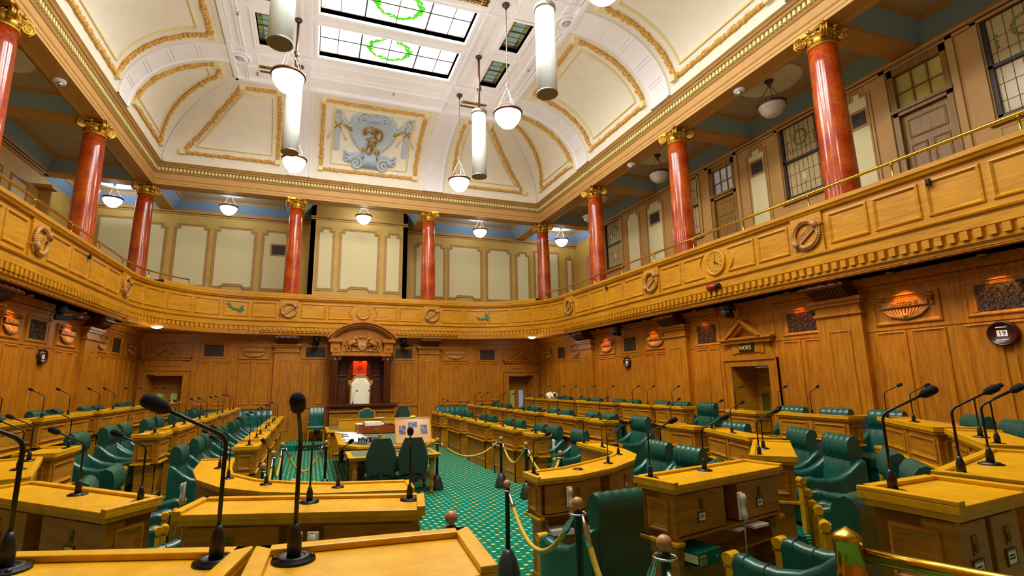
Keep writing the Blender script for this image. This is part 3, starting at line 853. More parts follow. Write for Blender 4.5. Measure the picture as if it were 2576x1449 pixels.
# gallery ceilings: coffers between cross beams
g = G(); b = G(); cv = G()
def coffer(x0, y0, x1, y1, zb=9.2, zt=9.66):
    i = .32
    def ring(d0, z0, d1, z1, gg):
        A = [(x0+d0,y0+d0,z0),(x1-d0,y0+d0,z0),(x1-d0,y1-d0,z0),(x0+d0,y1-d0,z0)]; B = [(x0+d1,y0+d1,z1),(x1-d1,y0+d1,z1),(x1-d1,y1-d1,z1),(x0+d1,y1-d1,z1)]
        gg.add(A+B, [(0,1,5,4),(1,2,6,5),(2,3,7,6),(3,0,4,7)])
    ring(0,zb,.02,zb+.06,b); ring(.02,zb+.06,.3,zt-.08,cv); ring(.3,zt-.08,.34,zt-.1,b); ring(.34,zt-.1,.38,zt,b)
    g.add([(x0+.38,y0+.38,zt),(x1-.38,y0+.38,zt),(x1-.38,y1-.38,zt),(x0+.38,y1-.38,zt)], [(0,1,2,3)])
ys = [YN]+sorted(COLY)+[20.25]
for a, c in zip(ys, ys[1:]):
    coffer(GXL+.1,a+.25,EL-.56,c-.25); coffer(ER+.56,a+.25,GXR-.0,c-.25)
    for x0, x1 in ((GXL,EL-.5),(ER+.5,GXR)): b.box((x0,c-.25,9.19),(x1,c+.25,9.7))
xs = [CXL,-.874,4.378,CXR]
for a, c in zip(xs, xs[1:]): coffer(a+.25,20.56,c-.25,GYB)
for x in xs: b.box((x-.25,20.5,9.19),(x+.25,GYB,9.7))
coffer(GXL-.4,20.5,CXL-.25,GYB); coffer(CXR+.25,20.5,12.85,GYB)
struct(g.build('ceiling_gallery', GCE)); struct(b.build('ceiling_gallery_beams', TAN)); struct(cv.build('ceiling_gallery_coves', BLU))
g = G(); g.box((GXL-1,YN,9.7),(EL,GYB+.5,9.8)); g.box((ER,YN,9.7),(GXR+1.2,GYB+.5,9.8)); g.box((EL,EB,9.7),(ER,GYB+.5,9.8)); struct(g.build('ceiling_gallery_slab', TAN))

# gallery walls ---------------------------------------------------------------------
TGR = TR((GXR,0,0),(0,-1,0),(0,0,1),(-1,0,0)); TGL = TR((GXL,0,0),(0,1,0),(0,0,1),(1,0,0)); TGB = TR((0,GYB,0),(1,0,0),(0,0,1),(0,-1,0)); TGC = TR((0,22.0,0),(1,0,0),(0,0,1),(0,-1,0))
def crosspanel(g, T, a, b, v0, v1, step=True, low=False):
    """shouldered double moulding with a cream cloth field"""
    def ring(w0, w1, d):
        def sh(w):
            e = .14 if step else 0
            L_ = [(a+w,v0+w),(b-w,v0+w),(b-w,v1-e-w),(b-e-w*.2-w*.8,v1-e-w),(b-e-w,v1-w),(a+e+w,v1-w),(a+e+w,v1-e-w),(a+w,v1-e-w)]
            if low:
                m = (a+b)/2; k = (b-a)*.27
                L_ = [(a+w,v0+w),(m-k+w,v0+w),(m-k+w,v0+.12+w),(m+k-w,v0+.12+w),(m+k-w,v0+w)]+L_[1:]
            return L_
        A, B = sh(w0), sh(w1); n = len(A)
        g.add([(x,y,d) for x, y in A]+[(x,y,d) for x, y in B], [(i,(i+1)%n,n+(i+1)%n,n+i) for i in range(n)], 1, False, T)
        for Q in (A,B): g.add([(x,y,d) for x, y in Q]+[(x,y,0) for x, y in Q], [(i,(i+1)%n,n+(i+1)%n,n+i) for i in range(n)], 1, False, T)
    ring(0,.05,.03); ring(.075,.11,.02)
    w = .11; e = .14 if step else 0
    poly = [(a+w,v0+w),(b-w,v0+w),(b-w,v1-e-w),(b-e-w,v1-e-w),(b-e-w,v1-w),(a+e+w,v1-w),(a+e+w,v1-e-w),(a+w,v1-e-w)]
    if low:
        m = (a+b)/2; k = (b-a)*.27
        poly = [(a+w,v0+w),(m-k+w,v0+w),(m-k+w,v0+.12+w),(m+k-w,v0+.12+w),(m+k-w,v0+w)]+poly[1:]
    g.add([(x,y,.008) for x, y in poly], [tuple(range(len(poly)))], 2, False, T)
def gwall(name, T, u0, u1, panels, holes=(), mats=None):
    g = G(); us = sorted({u0,u1,*[h[0] for h in holes],*[h[1] for h in holes]})
    for a, b in zip(us, us[1:]):
        hs = [h for h in holes if h[0]-1e-6 <= a and b <= h[1]+1e-6]
        if hs:
            h = hs[0]; g.box((a,4.0,-.2),(b,h[2],0),0,T); g.box((a,h[3],-.2),(b,9.7,0),0,T)
        else: g.box((a,4.0,-.2),(b,9.7,0),0,T)
    g.box((u0,9.02,0),(u1,9.08,.05),1,T); g.box((u0,9.1,0),(u1,9.16,.1),1,T)
    for p in panels: crosspanel(g, T, *p)
    o = g.build(name, mats or [MUS, TAD, CPN]); struct(o); return o
GW2 = plain('ochre_gallery_wall', '#b98a48', .6, 0, .06, 3)
wins = [(-5.36+.0-1.2+.1,-4.2-.0),]
rwin = [(-5.36,-4.1),(-9.99,-8.88),(-13.57,-12.45),(-19.15,-17.9)]
rdoor = [(-7.08,-5.95),(-12.68,-11.66)]
rwin[2] = (-14.4,-13.27)
gr = gwall('wall_gallery_right', TGR, -19.9, -YN, [(-8.14,-7.5,6.0,9.0),(-11.2,-10.45,6.0,8.95),(-16.15,-15.1,6.0,9.0),(-17.5,-16.55,6.0,9.0)],
     [(a,b,6.98,9.1) for a, b in rwin]+[(a,b,5.0,9.03) for a, b in rdoor], [GW2, TAD, CPN])
for a, b in ((-6.0,-5.4),(-10.2,-8.6),(-14.5,-13.1),(-19.3,-17.7)): pass
gl = gwall('wall_gallery_left', TGL, YN, 19.9, [(16.9,17.75,5.6,8.45,False),(18.2,19.2,5.6,8.45,False),(13.0,14.2,5.6,8.6,False)], (), [MUS, TAD, CPN])
gwall('wall_gallery_back_left', TGB, GXL-.4, -.32, [(-8.3,-6.95,6.0,8.75,False),(-6.75,-5.85,6.0,8.62),(-5.62,-4.3,6.0,8.66),(-4.15,-2.5,6.0,8.66,True,True),(-2.3,-1.1,6.0,8.66)])
gwall('wall_gallery_back_right', TGB, 3.8, 12.9, [(4.3,5.8,6.0,8.66),(5.9,7.66,6.0,8.68,True,True),(7.84,9.2,6.0,8.66),(9.4,10.2,6.0,8.6),(10.4,11.85,6.0,8.72,False),(12.2,12.65,6.0,8.6)])
g = gwall('wall_gallery_back_centre', TGC, -.34, 3.8, [(-.06,.68,5.95,8.72),(.86,2.58,5.95,8.72,True,True),(2.78,3.55,5.95,8.70)])
g = G(); g.box((-.34,22,4),(-.14,GYB,9.7)); g.box((3.6,22,4),(3.8,GYB,9.7)); struct(g.build('wall_gallery_block_sides', MUS))
# corner-bay side walls
g = G(); g.box((12.84,19.9,4),(13.0,GYB,9.7)); g.box((GXR,19.7,4),(12.9,19.9,9.7)); g.box((GXL-.5,19.9,4),(GXL-.35,GYB,9.7)); struct(g.build('wall_gallery_corner', MUS))
g = G(); g.box((12.80,20.6,4.8),(12.835,21.9,8.3)); tag(g.build('pink_curtain', PNK), 'pink panel at the back right corner of the gallery', 'curtain')
root = empty('gallery_notice_panel', (0,0,0), 0, 'mauve lit panel with a small blue window at the back left of the gallery', 'window')
g = G(); g.box((20.4,5.0,.01),(21.6,7.75,.04),0,TR((GXL-.35,0,0),(0,1,0),(0,0,1),(1,0,0))); g.build('mauve_surround', PUR, root)
g = G(); g.box((20.5,5.0,.04),(20.9,7.15,.05),0,TR((GXL-.35,0,0),(0,1,0),(0,0,1),(1,0,0))); g.build('blue_pane', plain('blue_daylight_pane','#4a78d8',.3,emit='#4a78d8',es=.6), root)
g = G(); g.box((19.85,4.5,0),(19.95,8.6,.35),0,TGL); g.box((19.5,8.5,0),(19.95,8.6,.5),0,TGL); struct(g.build('trim_gallery_doorframe_left', GW2))
# stained windows
def window(a, b, n):
    T = TGR; v0, v1 = 6.98, 9.1; root = None
    f = G()
    for x0, x1, y0, y1 in ((a,a+.07,v0,v1),(b-.07,b,v0,v1),(a,b,v0,v0+.06),(a,b,v1-.06,v1),(a,b,8.0,8.07)): f.box((x0,y0,-.12),(x1,y1,-.02),0,T)
    root = f.build('window_%d' % n, plain('dark_window_frame','#2a1a10',.5) if 'dark_window_frame' not in bpy.data.materials else bpy.data.materials['dark_window_frame']); struct(root)
    g = G(); g.box((a,v0,-.10),(b,v1,-.085),0,T); g.build('leaded_pane', OBG, root)
    l = G(); w = b-a
    for k in (.12,.26,.38,.5,.62,.74,.88): l.box((a+w*k-.004,v0,-.085),(a+w*k+.004,v1,-.075),0,T)
    for v in (7.3,7.65,8.3,8.6): l.box((a,v-.004,-.085),(b,v+.004,-.075),0,T)
    l.build('lead_lines', LED, root)
    m = G(); c = a+w*.5
    for i in range(18):
        an = 2*PI*i/18; m.ball((c+.17*math.cos(an)*w,8.62+.2*math.sin(an),-.075), .035, 6, 0, T, (1,1,.3))
    for sx in (-.36,.36):
        for k in range(3): m.ball((c+sx*w,8.62-.11*k,-.075), .045, 6, 0, T, (.6,1.1,.3))
    m.build('green_glass_wreath', OBN, root)
    m = G(); m.add([(c-.06,7.5,-.074),(c,7.36,-.074),(c+.06,7.5,-.074),(c,7.64,-.074)], [(0,1,2,3)], 0, False, T); m.build('white_lozenge', OBW, root)
    t = G(); t.box((a-.12,v0-.12,0),(a-.02,v1+.1,.05),0,T); t.box((b+.02,v0-.12,0),(b+.12,v1+.1,.05),0,T); t.box((a-.12,v0-.14,0),(b+.12,v0-.04,.08),0,T); panel(t,T,a,6.45,b,6.78,.7)
    struct(t.build('trim_window_%d' % n, TAD))
for i, (a, b) in enumerate(rwin): window(a, b, i+1)
def gdoor(a, b, n, pane):
    T = TGR; f = G()
    for x0, x1, y0, y1 in ((a,a+.1,5,9.03),(b-.1,b,5,9.03),(a,b,8.85,9.03),(a,b,7.88,7.99)): f.box((x0,y0,-.15),(x1,y1,.03),0,T)
    f.box((a-.03,7.96,.0),(b+.03,8.03,.07),0,T)
    f.box((a+.1,5,-.12),(b-.1,7.9,-.07),0,T); T2 = T @ Matrix.Translation((0,0,-.07))
    panel(f,T2,a+.2,7.3,b-.2,7.75,.9); m = (a+b)/2; panel(f,T2,a+.2,5.9,m-.05,7.15,.9); panel(f,T2,m+.05,5.9,b-.2,7.15,.9)
    w = b-a-.2
    for k in (1,2): f.box((a+.1+w*k/3-.015,7.99,-.1),(a+.1+w*k/3+.015,8.86,-.05),0,T)
    f.box((a+.1,8.41,-.1),(b-.1,8.44,-.05),0,T)
    root = f.build('door_%d' % n, WG); struct(root)
    g = G(); g.box((a+.1,7.99,-.1),(b-.1,8.86,-.09),0,T); g.build('transom_glass', pane, root)
    t = G(); t.box((a-.16,5,0),(a-.04,9.15,.05),0,T); t.box((b+.04,5,0),(b+.16,9.15,.05),0,T); t.box((a-.16,9.06,0),(b+.16,9.17,.05),0,T); struct(t.build('trim_gallery_door_%d' % n, TAD))
gdoor(-7.08,-5.95,4, plain('transom_pane','#a8954c',.15,0,.2,2,emit='#b8a050',es=.12))
gdoor(-12.68,-11.66,5, plain('transom_pane_pale','#b7b3a0',.15,0,.3,2,emit='#b0b4c8',es=.3))
def gvent(T, a, b, v0, v1, label):
    root = empty('gallery_vent', (0,0,0), 0, label, 'vent'); g = G(); panel(g,T,a-.07,v0-.07,b+.07,v1+.07,1.2); g.build('frame', TAD, root)
    g = G(); g.box((a,v0,.0),(b,v1,.02),0,T); g.build('grille', GRL, root)
gvent(TGR,-7.98,-7.66,8.08,8.42,'dark vent on the right gallery wall beside the tallest column')
gvent(TGR,-11.02,-10.62,8.12,8.48,'dark vent on the right gallery wall between door and window')
gvent(TGR,-15.88,-15.36,8.09,8.45,'dark vent on a cream panel of the right gallery, near the corner')
gvent(TGB,-1.88,-1.35,7.6,8.0,'dark vent on a cream panel of the back gallery wall')

# ------------------------------------------------------------------ coved ceiling
V0L, V0R, V0B, V0Z = -5.445, 9.135, 19.73, 9.954
V1L, V1R, V1B, V1Z = -2.85, 6.45, 16.87, 12.0
def VP(side, o, t, d=0.0):
    """point on the cove: o along the wall, t degrees up the curve, d towards the room"""
    a = math.radians(t); c = math.cos(a); s = math.sin(a); H = V1Z-V0Z
    if side == 'L': W = V1L-V0L; n = Vector((c/W,0,-s/H)).normalized(); return Vector((V0L+W*(1-c),o,V0Z+H*s))+Vector((abs(n.x),0,-abs(n.z)))*d
    if side == 'R': W = V0R-V1R; n = Vector((c/W,0,s/H)).normalized(); return Vector((V0R-W*(1-c),o,V0Z+H*s))+Vector((-abs(n.x),0,-abs(n.z)))*d
    W = V0B-V1B; n = Vector((0,c/W,s/H)).normalized(); return Vector((o,V0B-W*(1-c),V0Z+H*s))+Vector((0,-abs(n.y),-abs(n.z)))*d
NT = 20
g = G()
for sd in 'LR':
    rows = []
    for i in range(NT+1):
        t = 90*i/NT; yb = V0B-(V0B-V1B)*(1-math.cos(math.radians(t)))
        rows.append([VP(sd,y,t) for y in (YN,0,5,10,14,yb)])
    g.grid(rows)
rows = []
for i in range(NT+1):
    t = 90*i/NT; c = 1-math.cos(math.radians(t)); x0 = V0L+(V1L-V0L)*c; x1 = V0R-(V0R-V1R)*c
    rows.append([VP('B',x0+(x1-x0)*k/4,t) for k in range(5)])
g.grid(rows); struct(g.build('ceiling_cove', CRM))
# plaster ribs
def rib(sd, c, w=.42):
    g = G(); rows = []
    for i in range(NT+1):
        t = 90*i/NT
        rows.append([VP(sd,c-w,t,0),VP(sd,c-w,t,.07),VP(sd,c-w+.06,t,.075),VP(sd,c-w+.08,t,.045),VP(sd,c+w-.08,t,.045),VP(sd,c+w-.06,t,.075),VP(sd,c+w,t,.07),VP(sd,c+w,t,0)])
    g.grid(rows, 0, False)
    for k in range(4):
        t = 16+k*18
        for a in (t,t+2.6): g.grid([[VP(sd,c-w+.12,a,.047),VP(sd,c-w+.12,a,.06),VP(sd,c+w-.12,a,.06),VP(sd,c+w-.12,a,.047)],[VP(sd,c-w+.12,a+.6,.047),VP(sd,c-w+.12,a+.6,.06),VP(sd,c+w-.12,a+.6,.06),VP(sd,c+w-.12,a+.6,.047)]],0,False)
    return g
g = G()
for sd, c in [('L',15.55),('L',11.05),('L',6.5),('R',15.55),('R',11.05),('R',6.5),('B',-.85),('B',4.42)]:
    r = rib(sd, c); o_ = len(g.v); g.v += r.v; g.f += [[o_+i for i in f] for f in r.f]; g.m += r.m; g.s += r.s
for sx in (0,1):
    for dd in (-.06,.06):
        pts = []
        for i in range(NT+1):
            c = 1-math.cos(math.radians(90*i/NT)); x = V0L+(V1L-V0L)*c if sx == 0 else V0R-(V0R-V1R)*c
            pts.append((x+dd*.7*(1 if sx else -1),V0B-(V0B-V1B)*c+dd*.7,V0Z+(V1Z-V0Z)*math.sin(math.radians(90*i/NT))-.01))
        g.tube(pts, .03, 6)
struct(g.build('trim_cove_ribs', WHT))
# garlanded plaster frames on the cove
def along(sd, P, n):
    """resample closed polygon P of (o,t) -> list with corner flags"""
    out = []
    for (a, b) in zip(P, P[1:]+P[:1]):
        pa, pb = VP(sd,*a), VP(sd,*b); k = max(2,int((pb-pa).length/n))
        for i in range(k): out.append((a[0]+(b[0]-a[0])*i/k, a[1]+(b[1]-a[1])*i/k, i == 0))
    return out
def garland(sd, P, label, hole=0):
    root = empty('garland_frame', (0,0,0), 0, label, 'plaster garland')
    g = G(); r = random.Random(len(label)); pts = along(sd, P, .075)
    for o, t, c in pts:
        for k in range(3):
            p = VP(sd, o+(r.random()-.5)*.11, t+(r.random()-.5)*2.2, .03+.03*r.random())
            g.ball(p, .035+.02*r.random(), 5)
    g.tube([VP(sd,o,t,.02) for o, t, c in pts], .06, 6, 0, False, None, True)
    g.build('fruit_garland', PLG, root)
    for o, t in P: 
        p = VP(sd,o,t,.03); g = G(); g.box((p.x-.09,p.y-.09,p.z-.09),(p.x+.09,p.y+.09,p.z+.09)); g.build('corner_block', PLC, root)
    # inner flat moulding
    cx = sum(p[0] for p in P)/len(P); ct = sum(p[1] for p in P)/len(P)
    Q = [(p[0]+(cx-p[0])*.2 if abs(p[0]-cx) > .01 else p[0], p[1]+(ct-p[1])*.2) for p in P]
    g = G(); q = along(sd, Q, .15)
    rows = [[VP(sd,o,t,.0),VP(sd,o,t,.03)] for o, t, c in q]
    g.tube([VP(sd,o,t,.012) for o, t, c in q], .035, 5, 0, False, None, True); g.build('inner_moulding', PLC, root)
sides = {'L':'left','R':'right'}
for sd in 'LR':
    garland(sd, [(11.75,9.6),(14.86,9.6),(14.8,81.6),(11.75,81.6)], 'gold garland frame on the %s ceiling cove, second bay from the back' % sides[sd])
    garland(sd, [(7.25,9.6),(10.36,9.6),(10.34,81.6),(7.25,81.6)], 'gold garland frame on the %s ceiling cove, nearest the camera' % sides[sd])
    garland(sd, [(16.28,9.8),(19.06,10.8),(16.78,80.5),(16.23,80)], 'narrow gold garland frame in the %s corner of the ceiling cove' % sides[sd])
garland('B', [(-4.81,11.3),(-1.63,11.8),(-1.53,81),(-2.7,79.8)], 'gold garland frame left of the crest on the back cove')
garland('B', [(-.07,11.6),(3.615,12.4),(3.61,81.2),(-.07,80.8)], 'gold garland frame surrounding the blue crest on the back cove')
garland('B', [(5.25,11.1),(8.5,11.3),(6.1,82),(5.12,82.4)], 'gold garland frame right of the crest on the back cove')
# crest relief
def CP(u, v, d=0): return VP('B', 1.77+u, 11.8+ (v+0)*(81-11.8), d)     # u in metres, v 0..1
root = empty('royal_cipher_crest', (0,0,0), 0, 'pale blue plaster cartouche with gold cipher on the back ceiling cove', 'crest')
g = G(); sh = []
for v, w in ((.27,.25),(.33,.36),(.42,.62),(.52,.82),(.62,.90),(.72,.87),(.80,.80),(.87,.66),(.90,.45),(.885,.22),(.87,.12)):
    sh.append((v,w))
rows = [[CP(-w,v,.0),CP(-w*.97,v,.09),CP(-w*.8,v,.10),CP(-w*.72,v,.05),CP(0,v,.07),CP(w*.72,v,.05),CP(w*.8,v,.10),CP(w*.97,v,.09),CP(w,v,.0)] for v, w in sh]
g.grid(rows)
for s in (-1,1):
    for (u, v, r0, sp) in ((.52,.14,.27,1),(.38,.80,.17,-1)):
        pts = [CP(s*(u+sp*r0*(1-i/22)*math.cos(PI/2*0+i*.55)*1.0), v+ .42*r0*(1-i/22)*math.sin(i*.55), .07) for i in range(21)]
        g.tube(pts, .05, 6)
    for k in range(3): g.tube([CP(s*(.22+.05*k),.27-.02*k,.05),CP(s*(.55+.05*k),.30-.03*k,.08),CP(s*(.82+.05*k),.26-.05*k,.07),CP(s*(1.0),.31-.05*k,.05)], .05, 6)
for k in range(9):
    u = -.26+.065*k; g.tube([CP(u*.75,.3,.06),CP(u*.8,.2,.09),CP(u*1.25,.08,.07)], .035, 6)
for k in range(7):
    u = -.2+.066*k; g.tube([CP(u*.6,.78,.1),CP(u*1.2,.88,.12)], .035, 6)
for k in range(5): g.tube([CP(-.45+.02*k,.83,.1),CP(0,.85-.02*k,.11),CP(.45-.02*k,.83,.1)], .03, 5)
g.build('cartouche', CREST, root)
for s in (-1,1):
    g = G()
    g.grid([[CP(s*1.3-.1,v,0),CP(s*1.3-.09,v,.04),CP(s*1.3+.09,v,.04),CP(s*1.3+.1,v,0)] for v in (.3,.5,.7,.9)],0,False)
    g.tube([CP(s*1.2,.82,.05),CP(s*1.05,.72,.07),CP(s*.86,.68,.08),CP(s*.74,.72,.08)], .06, 6)
    g.build('drop_pendant', CREST, root)
g = G()
for s in (-1,1):
    for q in (-1,1):
        pts = [CP(s*1.3+q*(.12+.1*math.sin(i*.9)*(.5+i*.06)+.012*i),.86-.045*i,.03) for i in range(10)]
        g.tube(pts, .03, 5)
g.build('ribbons', RIB, root)
g = G()
for s in (-1,1):
    g.ball(CP(s*1.3,.86,.06),.05,8); g.tube([CP(s*1.3-.1,.70,.06),CP(s*1.3+.1,.62,.06)],.025,5); g.tube([CP(s*1.3+.1,.70,.06),CP(s*1.3-.1,.62,.06)],.025,5)
    g.tube([CP(s*(1.05-.05*i),.69-.012*i,.12) for i in range(6)], .05, 6)
# interlaced cipher: two round letters above, V and R below
def sc(pts, r=.032): g.tube([CP(u,v,.13) for u, v in pts], r, 6)
sc([(.02-.23*math.cos(a*.35-.6)+-.12,.63+.085*math.sin(a*.35-.6)) for a in range(16)])
sc([(-.14+.1*math.cos(a*.5),.605+.04*math.sin(a*.5)) for a in range(8)], .025)
sc([(.12+.24*math.sin(a*.3),.60+.1*math.cos(a*.3)) for a in range(11)]); sc([(-.05,.68),(.05,.62),(.2,.53)], .025); sc([(.1,.7),(.2,.66),(.06,.55)], .022)
sc([(-.2,.52),(-.14,.54),(-.1,.5),(-.14,.4),(-.2,.34),(-.28,.34),(-.33,.37),(-.3,.4)]); sc([(-.1,.5),(-.06,.42),(-.02,.5)], .025)
sc([(.0,.5),(.03,.42),(.0,.33),(-.06,.3),(-.12,.33)], .03); sc([(.02,.48),(.1,.52),(.16,.48),(.1,.42),(.04,.42)], .028); sc([(.1,.42),(.16,.34),(.22,.31),(.3,.34),(.3,.38),(.25,.38)], .03)
g.build('gilded_cipher', GLD, root)

# ------------------------------------------------------------------ flat ceiling with skylights
CH = 12.0
holes = []; bays = [(11.5,12.92,13.45,14.85)]
for k in range(3): 
    d = -4.55*k; holes += [(-.275,3.79,11.5+d,12.92+d),(-.275,3.79,13.45+d,14.85+d)]
    for (a, b) in ((4.86,5.46),(-1.96,-1.33)): holes += [(a,b,11.5+d,12.9+d),(a,b,13.45+d,14.85+d)]
g = G()
xs = sorted({V1L,V1R,*[h[0] for h in holes],*[h[1] for h in holes]}); ys = sorted({YN,V1B,*[h[2] for h in holes],*[h[3] for h in holes]})
for a, b in zip(xs, xs[1:]):
    for c, d in zip(ys, ys[1:]):
        if any(h[0]-1e-6 <= a and b <= h[1]+1e-6 and h[2]-1e-6 <= c and d <= h[3]+1e-6 for h in holes): continue
        g.box((a,c,CH),(b,d,CH+.3))
struct(g.build('ceiling_flat', WHT))
g = G()
def fr(x0, y0, x1, y1, prof):
    R_ = []
    for w, z in prof: R_.append([(x0-w,y0-w,z),(x1+w,y0-w,z),(x1+w,y1+w,z),(x0-w,y1+w,z)])
    for A, B in zip(R_, R_[1:]): g.add(A+B, [(0,1,5,4),(1,2,6,5),(2,3,7,6),(3,0,4,7)])
for h in holes:
    fr(h[0],h[2],h[1],h[3],[(0,CH+.15),(0,CH-.02),(.05,CH-.045),(.09,CH-.03),(.12,CH-.05),(.17,CH-.02),(.2,CH)])
# beams between the bays, perimeter mouldings and flat panels
for y in (15.6,11.05,6.5,1.95):
    for dy in (-.5,.5): g.box((V1L,y+dy-.04,CH-.05),(V1R,y+dy+.04,CH))
    for x0, x1 in ((-2.25,-.95),(-.45,3.95),(4.6,5.9)):
        fr(x0+.2,y-.22,x1-.2,y+.22,[(0,CH),(0,CH-.02),(.04,CH-.03),(.06,CH)])
for x in (-2.45,-.55,4.1,6.05):
    for dx in (-.04,.04): g.box((x+dx-.015,YN,CH-.045),(x+dx+.015,V1B,CH))
g.box((V1L-.02,YN,CH-.1),(V1L+.1,V1B,CH)); g.box((V1R-.1,YN,CH-.1),(V1R+.02,V1B,CH)); g.box((V1L,V1B-.1,CH-.1),(V1R,V1B+.02,CH))
for y in (13.2,8.65):
    for x0, x1 in ((-2.8,-2.5),(6.1,6.4)): fr(x0+.05,y-1.9,x1-.05,y+1.9,[(0,CH),(0,CH-.02),(.03,CH-.03),(.05,CH)])
struct(g.build('trim_ceiling_mouldings', WHT))
# glazing
def skylight(h, label, big=True):
    x0, x1, y0, y1 = h; z = CH+.15
    root = empty('skylight', (0,0,0), 0, label, 'skylight', 'stained glass skylights')
    g = G(); g.box((x0,y0,z),(x1,y1,z+.01)); g.build('glass', SKY if big else SSG, root)
    l = G(); w = x1-x0; d = y1-y0
    if big:
        for t in (0,.13,.29,.5,.71,.87,1): e = .02 if t in (.29,.71,0,1) else .01; l.box((x0+w*t-e,y0,z-.02),(x0+w*t+e,y1,z))
        for t in (0,.5,1): l.box((x0,y0+d*t-.012,z-.02),(x1,y0+d*t+.012,z))
    else:
        for t in (0,1): l.box((x0+w*t-.02,y0,z-.02),(x0+w*t+.02,y1,z)); l.box((x0,y0+d*t-.02,z-.02),(x1,y0+d*t+.02,z))
        l.box((x0,y0+d*.5-.025,z-.02),(x1,y0+d*.5+.025,z))
        for t in (.17,.33,.67,.83): l.box((x0,y0+d*t-.006,z-.012),(x1,y0+d*t+.006,z))
        for t in (.22,.78): l.box((x0+w*t-.006,y0,z-.012),(x0+w*t+.006,y1,z))
    l.build('lead_cames', LED, root)
    r = random.Random(3)
    if big:
        gg = G(); oo = G(); cx, cy = (x0+x1)/2, (y0+y1)/2
        for i in range(90):
            a = 2*PI*i/90; q = 1+(r.random()-.5)*.22
            if abs(math.sin(a)) > .97 and math.sin(a) < 0: continue
            p = (cx+.60*q*math.cos(a), cy+.46*q*math.sin(a)); an = a+PI/2+(r.random()-.5)*1.6; s = .1; c_, s_ = math.cos(an)*s, math.sin(an)*s
            (gg if r.random() < .9 else oo).add([(p[0]-c_,p[1]-s_,z-.006),(p[0]+s_*.4,p[1]-c_*.4,z-.006),(p[0]+c_,p[1]+s_,z-.006),(p[0]-s_*.4,p[1]+c_*.4,z-.006)], [(0,1,2,3)])
        for sx in (0,1):
            for k in range(5):
                u = x0+.1+.05*k if sx == 0 else x1-.1-.05*k
                oo.box((u-.015,y1-.1,z-.006),(u+.015,y1-.06,z-.004)); 
                u = x0+.08 if sx == 0 else x1-.1; oo.box((u,y1-.15-.08*k,z-.006),(u+.05,y1-.13-.08*k,z-.004))
            u = x0+.04 if sx == 0 else x1-.12; oo.box((u,y1-.11,z-.007),(u+.08,y1-.04,z-.005))
        gg.build('green_glass_wreath', SKG, root); oo.build('amber_glass_ornament', SKO, root)
    else:
        gg = G(); dd = G(); rr = G()
        for t in (.06,.78):
            gg.box((x0+w*t,y0+d*.1,z-.006),(x0+w*(t+.16),y1-d*.1,z-.004))
            for k in (0,1,2,3):
                for yy in (y0+d*(.07+.055*k), y1-d*(.07+.055*k)): dd.box((x0+w*t,yy-.018,z-.009),(x0+w*(t+.16),yy+.018,z-.007))
        rr.box((x0+.02,y0+.02,z-.006),(x1-.02,y0+.08,z-.003)); rr.box((x0+.02,y1-.08,z-.006),(x1-.02,y1-.02,z-.003))
        gg.build('olive_glass', SSY, root); dd.build('dark_chevrons', SSD, root); rr.build('rust_border', SSR, root)
nm = ['nearer the back','farther forward']
for h in holes:
    if h[2] < 10.5: continue
    big = h[1]-h[0] > 2; pos = 'back' if h[2] > 13 else 'front'
    if big: skylight(h, 'bright stained glass skylight with green wreath, %s one of the two' % pos)
    else: skylight(h, 'small dim stained glass skylight on the %s, %s one of its pair' % ('right' if h[0] > 2 else 'left', pos), False)
g = G()
for h in holes:
    if h[2] < 10.5: g.box((h[0],h[2],CH+.15),(h[1],h[3],CH+.16))
struct(g.build('ceiling_skylight_panes', SKY))
# gilt lattices, air discs
def lattice(x0, y0, x1, y1, label):
    root = empty('gilt_ceiling_grille', (0,0,0), 0, label, 'grille'); g = G(); g.box((x0,y0,CH-.02),(x1,y1,CH-.005)); g.build('backing', plain('recess_shade_sheet','#3a2a10',.8) if 'recess_shade_sheet' not in bpy.data.materials else bpy.data.materials['recess_shade_sheet'], root)  # dark sheet stands in for the shade behind the lattice; no hollow is modelled
    g = G(); n = 9; m = 4
    for i in range(n+1): x = x0+(x1-x0)*i/n; g.tube([(x+.03*(-1)**j,y0+(y1-y0)*j/m,CH-.03) for j in range(m+1)], .012, 4)
    for j in range(m+1): y = y0+(y1-y0)*j/m; g.tube([(x0+(x1-x0)*i/n,y+.0*i,CH-.03) for i in range(n+1)], .012, 4)
    g.build('lattice', GLD, root)
lattice(-2.05,15.95,-1.25,16.28,'gilt lattice grille in the ceiling beside the left bowl lamp')
lattice(4.62,15.95,5.5,16.28,'gilt lattice grille in the ceiling at the right tube speaker')
lattice(3.1,10.95,3.95,11.3,'gilt lattice grille at the top edge, right of the skylight')
def disc(x, y, label):
    root = empty('air_diffuser', (x,y,CH), 0, label, 'diffuser'); g = G()
    g.lathe([(.36,0),(.36,-.04),(.30,-.07),(.26,-.05),(.25,-.01)], 32); g.lathe([(.22,-.01),(.22,-.07),(.17,-.09),(.13,-.06),(.13,-.01)], 32); g.build('rings', WHT, root)
    g = G(); g.lathe([(.1,-.01),(.1,-.06),(.06,-.09),(.0001,-.1)], 24); g.lathe([(.25,-.005),(.0001,-.004)], 24); g.build('centre', plain('grey_disc','#b4b4bc',.5) if 'grey_disc' not in bpy.data.materials else bpy.data.materials['grey_disc'], root)
for x, y, l in ((-2.6,15.7,'round white air diffuser on the ceiling at left'),(6.3,15.75,'round white air diffuser behind the right bowl lamp'),(6.28,11.2,'round white air diffuser at the top right rib')): disc(x, y, l)
